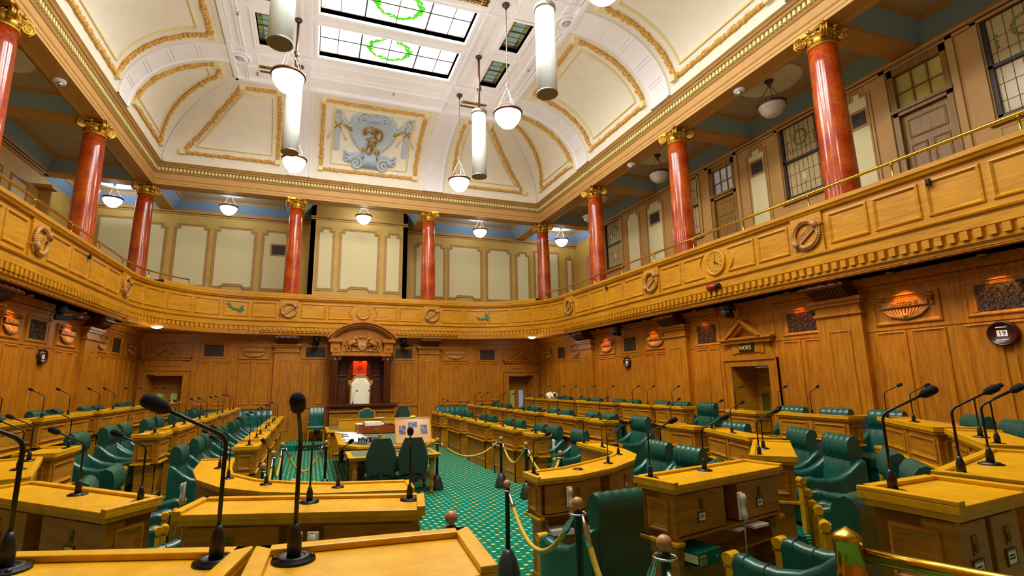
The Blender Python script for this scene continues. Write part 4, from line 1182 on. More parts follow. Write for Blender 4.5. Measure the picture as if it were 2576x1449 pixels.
for i, (x, y) in enumerate(((-2.15,16.4),(2.2,16.2),(6.1,13.5),(-2.4,13.6))):
    root = empty('ceiling_sprinkler', (x,y,CH), 0, 'tiny metal sprinkler head on the white ceiling, %s' % ('by the left grille','centre, behind the skylights','at right beside the cove','at left beside the cove')[i], 'sprinkler')
    g = G(); g.lathe([(.03,0),(.03,-.02),(.01,-.03),(.01,-.08)], 8); g.build('stem', PNE, root); g = G(); g.lathe([(.04,-.08),(.04,-.085),(.001,-.09)], 8); g.build('deflector', PNE, root)

# bowl lamps ----------------------------------------------------------------------
def lamp(x, y, label, ztop=CH, zrim=8.83, r=.36, glass=SHEL, group='bowl lamps of the main ceiling', chain=True, hub=9.6, depth=.40, rose=.3, metal=BRZ):
    root = empty('bowl_pendant_lamp', (x,y,zrim), 0, label, 'pendant lamp', group)
    g = G(); g.lathe([(.001,-depth),(r*.25,-depth*.97),(r*.5,-depth*.85),(r*.74,-depth*.6),(r*.9,-depth*.3),(r*.97,0),(r*.93,0)], 28); g.build('glass_bowl', glass, root)
    g = G(); g.lathe([(r*.96,-.03),(r*1.04,-.02),(r*1.05,.03),(r*.98,.045),(r*.92,.03)], 28); g.build('rim', metal, root)
    g = G(); zt = ztop-zrim; hb = hub-zrim
    g.lathe([(.001,hb+.06),(.035,hb+.05),(.05,hb),(.02,hb-.06),(.001,hb-.08)], 10); g.build('hub', PNE, root)
    for k in range(3):
        a = 2*PI*k/3+.4; g = G(); n = int(hb/.045); 
        for i in range(n):
            t = (i+.5)/n; q = Vector((r*.98*math.cos(a)*(1-t),r*.98*math.sin(a)*(1-t),.03+(hb-.03)*t)); d = (Vector((0,0,hb))-Vector((r*math.cos(a),r*math.sin(a),.03))).normalized()*.027
            g.tube([q-d,q+d], .006 if i % 2 else .011, 5)
        g.build('chain', PNE, root)
    if zt > hb+.2:
        g = G(); n = int((zt-hb)/.06)
        for i in range(n):
            z0 = hb+.05+(zt-hb-.05)*i/n; g.tube([(0,0,z0),(0,0,z0+(zt-hb)/n)], .010 if i % 2 else .016, 5)
        g.build('chain', PNE, root)
    g = G(); g.lathe([(.001,zt-.16),(.03,zt-.15),(.06,zt-.08),(.1,zt-.05),(.11,zt)], 14); g.build('ceiling_cup', metal, root)
    g = G(); g.lathe([(rose,zt+.0),(rose,zt-.02),(rose*.9,zt-.035),(rose*.8,zt-.01),(.1,zt-.005)], 28); g.build('ceiling_rose', WHT, root)
    return root
lamp(-.83,15.63,'lit white glass bowl lamp hanging at back left, below a white tube speaker')
lamp(4.41,15.63,'lit white glass bowl lamp hanging at back right, the farthest on the right')
lamp(-.83,11.1,'lit white glass bowl lamp nearest at left, largest of the four in the hall')
lamp(4.41,11.1,'lit white glass bowl lamp nearest at right, between two white tube speakers')
for x in (-.83,4.41):
    for y, w in ((6.55,'nearer'),(2.0,'nearest')): lamp(x,y,'lit white glass bowl lamp over the %s seats, %s row' % ('left' if x < 0 else 'right', w))
# white tube speakers
def tubespk(x, y, label):
    root = empty('tube_speaker', (x,y,0), 0, label, 'speaker', 'white tube speakers')
    g = G(); g.lathe([(.215,8.08),(.215,10.1)], 36); g.build('tube', TUB, root)
    g = G(); g.lathe([(.215,8.1),(.225,8.08),(.225,8.05),(.2,8.05)], 36); g.build('end_ring', PNE, root); g = G(); g.lathe([(.225,10.04),(.24,10.06),(.24,10.14),(.2,10.18),(.001,10.2)], 36); g.build('top_cap', PNE, root)
    g = G(); g.lathe([(.2,8.06),(.1,8.07),(.001,8.07)], 24); g.build('grille', TUI, root)
    g = G(); g.tube([(0,0,10.18),(0,0,12)], .035, 10); g.lathe([(.06,10.85),(.075,10.9),(.075,10.97),(.06,11.0)], 12); g.lathe([(.04,11.9),(.1,11.96),(.1,12)], 12); g.build('rod', BRZ, root)
    g = G()
    for k in range(3):
        a = 2*PI*k/3; g.tube([(.23*math.cos(a),.23*math.sin(a),10.1),(.06*math.cos(a),.06*math.sin(a),10.9)], .006, 4)
    g.build('stay_wires', PNE, root)
tubespk(4.40,13.42,'white tube speaker hanging at right, the farther one, rod visible')
tubespk(-.84,13.42,'white tube speaker behind the nearest left bowl lamp')
tubespk(4.42,8.85,'white tube speaker at top right, larger and nearer')
tubespk(-.84,8.85,'white tube speaker at top left edge, dark open end')
# gallery pendants
def glamp(x, y, label, lit=True, zt=9.66, zr=8.98, r=.33):
    return lamp(x, y, label, zt, zr, r, SHEB if lit else SHED, 'bowl lamps of the gallery', True, zt-.12, .33, .75, BRZ)
gl_ = [(-7.4,21.6,'lit gallery bowl lamp in the back left corner bay'),(-3.42,21.3,'lit gallery bowl lamp, leftmost bay behind the back columns'),(1.75,20.9,'lit gallery bowl lamp in the centre bay of the back gallery'),(7.0,21.3,'lit gallery bowl lamp, right bay behind the back columns'),(11.3,21.6,'lit gallery bowl lamp in the back right corner bay')]
GLAMPS = []
for x, y, l in gl_: GLAMPS.append((x,y)); glamp(x, y, l)
glamp(10.75,8.9,'unlit gallery bowl lamp on the right, nearest the tallest column',False)
glamp(10.75,13.4,'unlit gallery bowl lamp on the right beside the middle column',False)
glamp(10.75,17.9,'unlit gallery bowl lamp half hidden behind a right gallery column',False)
glamp(-7.35,13.6,'unlit bluish gallery bowl lamp at far left under a plaster rose',False)
# domed security cameras under the architrave
for i, (x, y, l) in enumerate(((ER+.28,8.85,'white dome camera under the right beam, nearest'),(ER+.28,13.4,'white dome camera under the right beam, farther'),(EL-.28,13.5,'white dome camera under the left beam'))):
    root = empty('dome_camera', (x,y,9.19), 0, l, 'camera'); g = G(); g.lathe([(.13,0),(.13,-.06),(.11,-.09),(.06,-.1),(.001,-.1)], 18); g.build('housing', WHT, root)
    g = G(); g.ball((0,0,-.11), .075, 12); g.build('dome', STL, root)

# ------------------------------------------------------------------ desks
def V2(p): return Vector((p[0],p[1]))
def inset(F, B, d, e=None):
    e = d if e is None else e
    f = []; b = []
    n = len(F)
    for i in range(n):
        u = (V2(B[i])-V2(F[i])).normalized(); f.append(V2(F[i])+u*d); b.append(V2(B[i])-u*d)
    for L_ in (f, b):
        t0 = (L_[1]-L_[0]).normalized(); t1 = (L_[-1]-L_[-2]).normalized(); L_[0] = L_[0]+t0*e; L_[-1] = L_[-1]-t1*e
    return f, b
def facepanels(g, P, z0, z1, cen, n, m=.05, s=.8, d=0):
    """panels on the vertical faces of polyline P, pointing away from cen"""
    for a, b in zip(P, P[1:]):
        a, b = V2(a), V2(b); t = (b-a)
        if t.length < .12: continue
        L_ = t.length; t = t/L_; nn = Vector((-t.y,t.x))
        if nn.dot((a+b)/2-V2(cen)) < 0: nn = -nn
        T = TR((a.x+nn.x*d,a.y+nn.y*d,0), (t.x,t.y,0), (0,0,1), (nn.x,nn.y,0)); k = n if L_ > .9 else 1
        gap = .11 if k == 2 else 0; w = (L_-2*m-gap*(k-1))/k
        for i in range(k):
            u = m+i*(w+gap); panel(g, T, u, z0+m, u+w, z1-m, s)
        if k == 2: g.box((L_/2-.035,z0,0),(L_/2+.035,z1,.012),0,T)
DESKS = {}
def cards(T, u, v, parent):
    g = G(); g.box((u-.022,v+.05,0),(u+.022,v+.125,.004),0,T); g.lathe([(.017,.004),(.012,.009),(.005,.006)],12,0,T @ Matrix.Translation((u,v+.078,0))); g.build('lock_plate', BRD, parent)
    h = G()
    for a in ((u-.05,v-.035,u+.05,v-.028),(u-.05,v+.025,u+.05,v+.034),(u-.05,v-.035,u-.043,v+.034),(u+.043,v-.035,u+.05,v+.034)): h.box((a[0],a[1],0),(a[2],a[3],.007),0,T)
    ho = h.build('card_holder', BRD, parent)
    c = G(); c.box((u-.044,v-.029,.001),(u+.044,v+.026,.004),0,T); c.build('name_card', PAP, ho)
    k = G()
    for j, (w, y) in enumerate(((.025,.006),(.03,-.006))):
        for q in range(6): k.box((u-w+q*w/3,v+y-.003,.0035),(u-w+q*w/3+w/3.6,v+y+.003,.0048),0,T)
    k.build('printed_lines', INK, ho)
def desk(F, B, zt, zf, label, group=None, panels=2, user=False, niche=.17, low=2, name='parliament_desk'):
    n = len(F); cen = sum((V2(p) for p in F+B), Vector((0,0)))/(2*n)
    root = empty(name, (cen.x,cen.y,zf), 0, label, 'desk', group)
    Fl = [(p[0]-cen.x,p[1]-cen.y) for p in F]; Bl = [(p[0]-cen.x,p[1]-cen.y) for p in B]; z = zt-zf; o0 = (0,0)
    g = G(); g.strip(Fl,Bl,z-.035,z); f,b = inset(Fl,Bl,.018); g.strip(f,b,z-.065,z-.035)
    fi, bi = inset(Fl,Bl,.05)
    # raised rim along the front and both ends
    g.strip(Fl,[tuple(p) for p in fi],z,z+.02)
    for k, j in ((0,1),(-1,-2)):
        e0, e1 = V2(Fl[k]), V2(Bl[k]); t = (V2(Fl[j])-e0).normalized()*.05; t2 = (V2(Bl[j])-e1).normalized()*.05
        g.prism([tuple(e0),tuple(e1),tuple(e1+t2),tuple(e0+t)],z,z+.02)
    g.build('desk_top', WT, root, bevel=.004)
    f, b = inset(Fl,Bl,.045)
    dz0, dz1 = z-.40, z-.065
    if user: b2 = [bb+(ff-bb).normalized()*.12 for ff, bb in zip(f,b)]
    else: b2 = b
    g = G(); g.strip(f,b2,dz0,dz1)
    facepanels(g,f,dz0,dz1,o0,panels)
    for k in (0,-1): facepanels(g,[f[k],b[k]],dz0,dz1,o0,1)
    if user:
        for k in (0,-1):
            j = 1 if k == 0 else -2; t = (f[j]-f[k]).normalized()*.035
            g.prism([tuple(f[k]),tuple(b[k]),tuple(b[k]+t),tuple(f[k]+t)],dz0,dz1)
        g.strip(b,b2,dz0,dz0+.02); g.strip(b,b2,dz1-.015,dz1)
    g.build('upper_case', WD, root)
    if user:
        # drawer doors along the sitter's side with a phone niche between
        lens = [0]
        for a, c in zip(b,b[1:]): lens.append(lens[-1]+(c-a).length)
        Lt = lens[-1]
        def at(s):
            for i in range(n-1):
                if s <= lens[i+1]+1e-6: q = (s-lens[i])/(lens[i+1]-lens[i]); return b[i]+(b[i+1]-b[i])*q
            return b[-1]
        segs = user if isinstance(user,(list,tuple)) else [(0,(1-niche/Lt)/2),((1+niche/Lt)/2,1)]
        for s0, s1 in segs:
            m = 4 if n > 2 else 1; d = G(); pts = [at(Lt*(s0+(s1-s0)*i/m)) for i in range(m+1)]
            inn = [p+(-p).normalized()*.0 for p in pts]
            ins = []
            for i, p in enumerate(pts):
                t = (pts[min(i+1,m)]-pts[max(i-1,0)]).normalized(); nn = Vector((-t.y,t.x)); 
                if nn.dot(p) < 0: nn = -nn
                ins.append(p-nn*.11)
            d.strip(pts,ins,dz0+.03,dz1-.02)
            do = d.build('drawer_door', WD, root, bevel=.004)
            c = at(Lt*(s0+s1)/2); c2 = at(Lt*((s0+s1)/2)+.01); t = (c2-c).normalized(); nn = Vector((-t.y,t.x))
            if nn.dot(c) < 0: nn = -nn; 
            if Vector((t.x,t.y,0)).cross(Vector((0,0,1))).dot(Vector((nn.x,nn.y,0))) < 0: t = -t
            cards(TR((c.x+nn.x*.001,c.y+nn.y*.001,(dz0+dz1)/2-.03),(t.x,t.y,0),(0,0,1),(nn.x,nn.y,0)), 0, 0, do)
    g = G(); fl, bl = inset(Fl,Bl,.018); 
    g.strip(fl,[tuple(a+(c-a).normalized()*.1) for a, c in zip(fl,bl)],dz0-.028,dz0)
    for k in (0,-1):
        j = 1 if k == 0 else -2; t = (fl[j]-fl[k]).normalized()*.09
        g.prism([tuple(fl[k]),tuple(bl[k]),tuple(bl[k]+t),tuple(fl[k]+t)],dz0-.028,dz0)
    g.build('ledge_moulding', WT, root, bevel=.006)
    g = G(); fp, bp = inset(Fl,Bl,.075,.10); fq = [a+(c-a).normalized()*.05 for a, c in zip(fp,bp)]
    g.strip(fp,fq,.0,dz0-.028)
    facepanels(g,fp,.12,dz0-.03,o0,low,.06,.6)
    for k in (0,-1):
        j = 1 if k == 0 else -2; t = (fp[j]-fp[k]).normalized()*.055
        g.prism([tuple(fp[k]-t*.2),tuple(bp[k]-t*.2),tuple(bp[k]+t),tuple(fp[k]+t)],0,dz0-.028)
        g.prism([tuple(fp[k]-t*.5),tuple(bp[k]-t*.5),tuple(bp[k]+t*1.2),tuple(fp[k]+t*1.2)],0,.08)
        g.prism([tuple(fp[k]-t*.5),tuple(bp[k]-t*.5),tuple(bp[k]+t*1.2),tuple(fp[k]+t*1.2)],dz0-.12,dz0-.028)
    if user: g.strip([tuple(p) for p in bp],[tuple(p) for p in fq],dz0-.2,dz0-.185)
    g.build('pedestal', WD, root)
    return root
# ------------------------------------------------------------------ microphones
def mic_proto():
    root = empty('gooseneck_microphone')
    g = G(); g.lathe([(.062,0),(.06,.007),(.045,.010),(.045,.014),(.032,.015),(.03,.012)], 22); g.ball((.05,0,.008),.009,6); g.ball((-.05,0,.008),.009,6); g.build('base_plate', BLK, root)
    g = G(); g.lathe([(.02,.01),(.02,.06),(.013,.085),(.008,.1)], 14); g.build('socket', PLA, root)
    g = G(); pts = [(0,0,.08),(0,0,.2),(0,0,.32),(0,.006,.338),(0,.02,.352),(0,.05,.368),(0,.17,.43)]; g.tube(pts, [.0065]*5+[.0055,.005], 8); g.build('gooseneck', BLK, root)
    g = G(); M = Matrix.Translation((0,.165,.428)) @ Matrix.Rotation(-math.radians(62),4,'X')
    g.lathe([(.006,-.01),(.014,.0),(.02,.012),(.021,.05),(.018,.064),(.010,.07),(.001,.071)], 14, 0, M); g.build('foam_windscreen', FOAM, root)
    return root
MICP = Proto(mic_proto())
MICG = 'gooseneck desk microphones'
def mic(x, y, z, ang, label): return MICP.put((x,y,z), ang, label, 'microphone', MICG)
# ------------------------------------------------------------------ leather armchairs
def chair_proto(speaker):
    root = empty('leather_armchair')
    w = .262
    def pleat(u): return .011*abs(math.sin(u*PI*5))
    # seat
    rows = []; n = 31
    for i in range(n):
        u = i/(n-1); x = -w+2*w*u; p = pleat(u)
        rows.append([(x,-.24,.40),(x,-.2,.44+p),(x,.1,.455+p),(x,.28,.45+p),(x,.35,.425+p),(x,.365,.38),(x,.36,.30)])
    g = G(); g.grid(rows); g.box((-w,-.3,.06),(w,.33,.40)); g.build('seat', LEA, root)
    rows = []
    for i in range(n):
        u = i/(n-1); x = -w+2*w*u; p = pleat(u)
        rows.append([(x,-.19-p*0,.43),(x,-.225+p,.60),(x,-.27+p,.80),(x,-.285,.835),(x,-.255+p,.87),(x,-.25+p,.96),(x,-.262+p,1.05),(x,-.295,1.10+p),(x,-.345,1.12+p),(x,-.39,1.10+p),(x,-.415,1.04),(x,-.41,.95),(x,-.405,.85),(x,-.40,.1)])
    g = G(); g.grid(rows)
    for r in (rows[0],rows[-1]): g.add(r, [tuple(range(len(r)))])
    g.build('backrest', LEA, root)
    for s in (-1,1):
        sec = []
        st = [(-.40,.84,.10),(-.36,.845,.10),(-.30,.80,.105),(-.2,.715,.11),(-.08,.645,.115),(.06,.615,.12),(.2,.62,.12),(.31,.645,.12),(.36,.63,.11)]
        for y, zt, ww in st:
            x0 = s*.255; x1 = s*(.255+ww); xm = (x0+x1)/2
            sec.append([(x0,y,.08),(x0,y,zt-.05),(x0+s*.008,y,zt-.02),(xm-s*.03,y,zt),(xm+s*.03,y,zt),(x1-s*.006,y,zt-.02),(x1,y,zt-.05),(x1,y,.08)])
        g = G(); g.grid(sec); g.add(sec[0],[tuple(range(8))]); g.add(sec[-1],[tuple(range(8))])
        for yy in (-.02,.14,.28):
            zt = .62 if yy < .2 else .64
            g.tube([(s*.255,yy,zt-.05),(s*.275,yy,zt-.003),(s*.315,yy,zt+.004),(s*.355,yy,zt-.003),(s*.378,yy,zt-.05)], .005, 4)
        g.build('arm', LEA, root)
        g = G(); xm = s*.315
        g.box((xm-.05,.355,0),(xm+.05,.415,.56)); g.box((xm-.05,.355,.54),(xm+.05,.43,.565)); g.lathe([(.042,-.055),(.042,.055)], 16, 0, Matrix.Translation((xm,.395,.60)) @ Matrix.Rotation(PI/2,4,'Y')); g.box((xm-.05,.355,.56),(xm+.05,.40,.6))
        g.build('arm_post', WT, root, bevel=.004)
    if speaker:
        g = G(); g.box((w+.006,-.42,.80),(w+.175,-.31,1.01)); g.build('headrest_speaker', NAV, root, bevel=.006)
        g = G(); g.box((w+.0,-.43,1.01),(w+.181,-.30,1.025)); g.box((w+.07,-.43,.4),(w+.11,-.40,1.0)); g.build('speaker_cap', WT, root)
    return root
CHA, CHB = Proto(chair_proto(True)), Proto(chair_proto(False))
CHG = 'green leather members armchairs'
def chair(x, y, z, ang, label, sp=False): return (CHA if sp else CHB).put((x,y,z), ang, label, 'armchair', CHG)
# ------------------------------------------------------------------ straight rows
def row(side, rank, XF, XBk, zt, zf, segs, cx, nmic=True):
    sgn = -1 if side == 'left' else 1
    ang = PI/2 if side == 'right' else -PI/2         # chairs facing the aisle: local +y -> aisle
    n = len(segs)
    for i, (y0, y1) in enumerate(segs):
        double = y1-y0 > 1.15
        lab = 'oak parliament desk, %s from the back wall, %s %s row' % (ORD[i], side, rank)
        desk([(XF,y0),(XF,y1)],[(XBk,y0),(XBk,y1)],zt,zf,lab,'oak desks of the straight side rows',2)
        c = (y0+y1)/2; L_ = y1-y0
        ysl = [c+.37,c-.37] if double else [c]
        for k, yy in enumerate(ysl):
            w = '' if not double else (' far seat' if k == 0 else ' near seat')
            # speaker always between the pair: the chair whose local +x side faces the partner
            sp = double and ((side == 'right' and k == 1) or (side == 'left' and k == 0))
            chair(cx, yy, zf, ang, 'green leather armchair,%s at the %s desk from the back, %s %s row' % (w, ORD[i], side, rank), sp)
        if nmic:
            for k, yy in enumerate([c+L_*.22,c-L_*.26] if double else [c]):
                w = 'on' if not double else ('at far end of' if k == 0 else 'at near end of')
                mic(XF+(XBk-XF)*.45, yy, zt, -PI/2 if side == 'right' else PI/2, 'gooseneck microphone %s the %s desk from the back, %s %s row' % (w, ORD[i], side, rank))
row('left','front',-.74,-1.14,1.07,0,[(17.2,18.15),(15.0,16.75),(12.78,14.45),(10.52,12.2),(9.3,10.03)][:],-1.60)
row('left','middle',-2.08,-2.48,1.33,.26,[(17.0,18.5),(14.75,16.4),(12.5,14.1),(10.2,11.88),(9.06,9.77)],-2.92)
row('left','rear',-3.80,-4.24,1.57,.48,[(16.6,18.4),(14.0,16.2),(11.95,13.65),(9.6,11.55),(7.75,9.3)],-4.70)
row('right','front',4.15,4.55,1.07,0,[(17.1,18.5),(14.65,16.25),(12.4,14.1),(10.42,11.97),(9.4,9.95)],4.98)
row('right','middle',5.43,5.78,1.32,.26,[(16.4,18.2),(14.05,15.75),(12.15,13.7),(9.98,11.65),(8.92,9.68)],6.20)
row('right','rear',7.62,7.98,1.53,.48,[(16.1,18.0),(14.2,15.95),(12.0,14.1),(10.42,11.7),(9.3,10.34)],8.41)
# ------------------------------------------------------------------ curved and angled desks of the horseshoe
ZA, ZB_, ZC_ = 1.07, 1.32, 1.56
desk([(-.92,7.96),(-.86,7.2),(-.77,6.6),(-.45,6.08),(-.1,5.82),(.3,5.63),(1.02,5.50)],[(-1.34,7.99),(-1.27,7.1),(-1.1,6.4),(-.8,5.86),(-.4,5.49),(.12,5.22),(1.0,5.08)],ZA,0,'curved oak desk at left centre, sweeping round behind the aisle','curved oak desks',1,[(.02,.28),(.3,.56),(.62,.98)],low=1)
desk([(2.30,5.53),(2.88,5.68),(3.5,6.05),(3.95,6.35),(4.18,6.61),(4.22,7.0),(4.27,7.9)],[(2.30,5.14),(2.85,5.22),(3.48,5.52),(4.08,5.98),(4.42,6.42),(4.6,7.0),(4.68,7.9)],ZA,0,'curved oak desk at right centre with a white handset on its side','curved oak desks',1,[(.02,.24),(.29,.55),(.6,.98)],low=1)
AD = 'angled oak desks in the foreground'
desk([(-.63,3.93),(.76,3.55)],[(-.72,3.54),(.69,3.17)],ZB_,.26,'wide oak desk with two ivory handsets between its drawer doors',AD,2,True,.26)
desk([(-.13,1.77),(.53,1.76)],[(-.15,1.36),(.50,1.38)],ZC_,.48,'nearest oak desk at bottom centre, scratched top, right of the gap',AD,1,True,.1)
desk([(-1.3,2.1),(-.135,1.775)],[(-1.42,1.72),(-.21,1.40)],ZC_,.48,'nearest oak desk at bottom left corner of the picture',AD,2,True,.14)
desk([(-1.99,5.06),(-.88,4.04)],[(-2.27,4.77),(-1.10,3.72)],ZB_,.26,'oak desk at left with two microphones, its drawer doors toward us',AD,2,True,.18)
desk([(-2.62,6.76),(-2.1,5.27)],[(-3.0,6.6),(-2.48,5.08)],ZB_,.26,'oak desk cut by the left picture edge, two microphones upright',AD,2)
desk([(-2.64,7.80),(-2.62,7.04)],[(-3.03,7.80),(-3.0,7.0)],ZB_,.26,'single oak desk at left behind the desk at the picture edge',AD,1)
desk([(2.44,3.61),(3.94,4.02)],[(2.53,3.24),(4.03,3.66)],ZB_,.26,'oak desk right of centre with ivory handset, binder and papers below',AD,2,True,.19)
desk([(4.2,4.2),(5.39,5.3)],[(4.52,3.92),(5.69,5.02)],ZB_,.26,'oak desk seen end-on at right, two microphones close together',AD,2)
desk([(5.53,5.50),(6.03,6.90)],[(5.93,5.36),(6.42,6.78)],ZB_,.26,'long oak desk at right, in line beyond the end-on desk',AD,2)
desk([(6.02,7.12),(6.03,7.85)],[(6.46,7.12),(6.45,7.85)],ZB_,.26,'single oak desk at right in front of the NOES doorway',AD,1)
desk([(2.43,1.82),(3.07,1.9)],[(2.46,1.43),(3.12,1.53)],ZC_,.48,'oak desk at bottom right behind the thick brass rail',AD,1,True,.05)
desk([(3.2,1.97),(4.63,2.46)],[(3.28,1.58),(4.8,2.10)],ZC_,.48,'oak desk at right edge carrying two large microphones',AD,2)
desk([(4.89,2.61),(6.16,3.61)],[(5.15,2.28),(6.42,3.27)],ZC_,.48,'oak desk at right edge, second behind the brass rail desk',AD,2)
desk([(6.23,3.75),(7.42,5.13)],[(6.6,3.5),(7.78,4.88)],ZC_,.48,'oak desk below the large oval calendar on the right',AD,2)
desk([(7.62,5.68),(7.74,7.10)],[(7.98,5.68),(8.02,7.06)],1.53,.48,'oak desk in the right rear row against the right pilaster',AD,2)
desk([(7.50,7.26),(7.62,8.1)],[(7.9,7.2),(8.0,8.05)],1.53,.48,'single oak desk in the right rear row in front of the NOES door',AD,1)
for (px, z, a, l) in [
 ((0.033,3.606,1.32),ZB_,PI+.1,'gooseneck microphone at left on the wide desk with two handsets'),((0.646,3.452,1.32),ZB_,PI-.2,'gooseneck microphone at right end of the wide desk with two handsets'),
 ((-0.227,1.719,1.56),ZC_,PI-1.05,'large gooseneck microphone on the nearest left desk, head bent left'),((-0.762,1.837,1.56),ZC_,PI-1.0,'thick microphone stem at the left picture edge on the nearest desk'),
 ((-0.019,1.663,1.56),ZC_,PI-.05,'large gooseneck microphone at bottom centre, foam head toward us'),
 ((-1.48,4.406,1.32),ZB_,PI-.75,'gooseneck microphone at left on the desk with drawer doors, left one'),((-0.996,3.985,1.32),ZB_,PI-.75,'gooseneck microphone at left on the desk with drawer doors, right one'),
 ((-2.455,5.894,1.32),ZB_,PI/2+.3,'gooseneck microphone on the desk at the left picture edge, nearer one'),((-2.65,6.538,1.32),ZB_,PI/2+.3,'gooseneck microphone on the desk at the left picture edge, farther one'),
 ((-2.744,7.688,1.32),ZB_,PI/2,'gooseneck microphone on the single desk at far left'),
 ((-1.017,7.874,1.07),ZA,PI/2,'gooseneck microphone at the far end of the left curved desk'),((-0.992,7.16,1.07),ZA,PI/2+.2,'gooseneck microphone second from the far end of the left curved desk'),
 ((-0.786,6.346,1.07),ZA,PI/2+.5,'gooseneck microphone on the bend of the left curved desk'),((-0.371,5.837,1.07),ZA,PI-.2,'gooseneck microphone facing us on the left curved desk'),((0.309,5.433,1.07),ZA,PI+.5,'gooseneck microphone at the near end of the left curved desk'),
 ((2.386,5.408,1.07),ZA,PI+.6,'gooseneck microphone at the near left tip of the right curved desk'),((3.575,5.809,1.07),ZA,-PI/2-.5,'gooseneck microphone on the bend of the right curved desk, tallest there'),
 ((4.14,6.448,1.07),ZA,-PI/2-.3,'gooseneck microphone beyond the bend of the right curved desk'),((4.363,7.239,1.07),ZA,-PI/2,'gooseneck microphone third from the tip of the right curved desk'),((4.34,7.768,1.07),ZA,-PI/2,'gooseneck microphone at the far end of the right curved desk'),
 ((2.554,3.545,1.32),ZB_,-PI/2-.7,'gooseneck microphone at left on the desk with the binder'),((3.205,3.695,1.32),ZB_,-PI/2-.7,'gooseneck microphone at right on the desk with the binder'),
 ((4.349,4.213,1.32),ZB_,-PI/2-.6,'gooseneck microphone on the end-on desk, nearer of its two'),((4.855,4.638,1.32),ZB_,-PI/2-.6,'gooseneck microphone on the end-on desk, farther of its two'),
 ((5.912,6.183,1.32),ZB_,-PI/2-.3,'gooseneck microphone at near end of the long angled desk at right'),((6.124,6.821,1.32),ZB_,-PI/2-.3,'gooseneck microphone at far end of the long angled desk at right'),
 ((6.123,7.789,1.32),ZB_,-PI/2,'gooseneck microphone on the single desk before the NOES doorway'),
 ((2.513,1.711,1.56),ZC_,-PI/2-.6,'large gooseneck microphone on the desk behind the brass rail'),((3.284,1.874,1.56),ZC_,-PI/2-.6,'large gooseneck microphone at left on the right edge desk'),((3.873,2.053,1.56),ZC_,-PI/2-.6,'large gooseneck microphone at right on the right edge desk'),
 ((5.627,3.021,1.56),ZC_,-PI/2-.6,'gooseneck microphone at left on the second right edge desk'),((5.117,2.645,1.56),ZC_,-PI/2-.6,'gooseneck microphone at right on the second right edge desk'),
 ((7.046,4.431,1.56),ZC_,-PI/2-.6,'gooseneck microphone at right on the desk below the oval calendar'),((7.419,4.986,1.56),ZC_,-PI/2-.6,'gooseneck microphone at left on the desk below the oval calendar'),
 ((7.982,6.558,1.53),1.53,-PI/2,'gooseneck microphone on the rear desk by the right pilaster, right one'),((7.921,7.13,1.53),1.53,-PI/2,'gooseneck microphone on the rear desk by the right pilaster, left one'),
 ((7.777,7.978,1.53),1.53,-PI/2,'gooseneck microphone on the rear single desk before the NOES door')]:
    mic(px[0],px[1],z,a,l)
# spare socket plate without a microphone
root = empty('microphone_socket', (3.005,5.542,1.07), 0, 'bare black microphone socket plate on the right curved desk', 'socket'); g = G(); g.lathe([(.062,0),(.06,.007),(.045,.010),(.045,.014),(.02,.015),(.001,.012)], 22); g.build('plate', BLK, root); g = G(); g.lathe([(.018,.012),(.018,.02),(.001,.02)], 12); g.build('connector', PLA, root)
def fc(back, d, zf, label, sp=False):
    """chair from the centre of its back top and facing direction"""
    d = Vector(d).normalized(); x, y = back[0]+d.x*.36, back[1]+d.y*.36
    chair(x, y, zf, math.atan2(-d.x,d.y), label, sp)
fc((2.62,4.12),(-.15,1),0,'green leather armchair seen from behind at the right curved desk')
fc((3.32,2.42),(-.24,.97),.26,'green leather armchair seen from behind, right of the rope and binder desk')
fc((5.50,7.33),(-1,0),0,'green leather armchair, farther of the pair at the right curved desk',False)
fc((5.46,6.55),(-1,-.02),0,'green leather armchair, nearer of the pair at the right curved desk',False)
fc((4.78,5.28),(-.6,.8),0,'green leather armchair mostly hidden behind the binder desk')
fc((5.52,3.70),(-.68,.73),.26,'green leather armchair behind the end-on desk, farther one',False)
fc((4.92,3.10),(-.68,.73),.26,'green leather armchair behind the end-on desk, nearer one',True)
fc((6.98,5.93),(-.94,.34),.26,'green leather armchair at right, farther of the pair at the long desk',False)
fc((6.62,5.07),(-.94,.34),.26,'green leather armchair at right, nearer of the pair at the long desk',True)
fc((7.0,7.2),(-1,.02),.26,'green leather armchair at the single desk before the NOES doorway')
fc((-2.16,6.55),(.97,.22),0,'green leather armchair at left, nearer of the pair at the curved desk',True)
fc((-2.20,7.42),(1,.08),0,'green leather armchair at left, farther of the pair at the curved desk')
fc((-1.78,5.62),(.75,.66),0,'green leather armchair mostly hidden behind the left drawer desk')
fc((-3.88,7.5),(1,0),.26,'green leather armchair at the single desk at far left')
fc((-3.62,6.0),(.95,.3),.26,'green leather armchair at the left picture edge desk, nearer seat',True)
fc((-3.85,6.72),(.95,.3),.26,'green leather armchair at the left picture edge desk, farther seat')
fc((8.80,7.6),(-1,0),.48,'green leather armchair behind the rear single desk by the NOES door')
fc((8.80,6.75),(-1,0),.48,'green leather armchair by the right pilaster, farther seat of the rear desk')
fc((8.80,5.9),(-1,0),.48,'green leather armchair by the right pilaster, nearer seat of the rear desk',True)
fc((8.50,4.55),(-.8,.6),.48,'green leather armchair below the oval calendar, farther seat')
fc((7.75,3.75),(-.8,.6),.48,'green leather armchair at the right picture edge below the calendar')

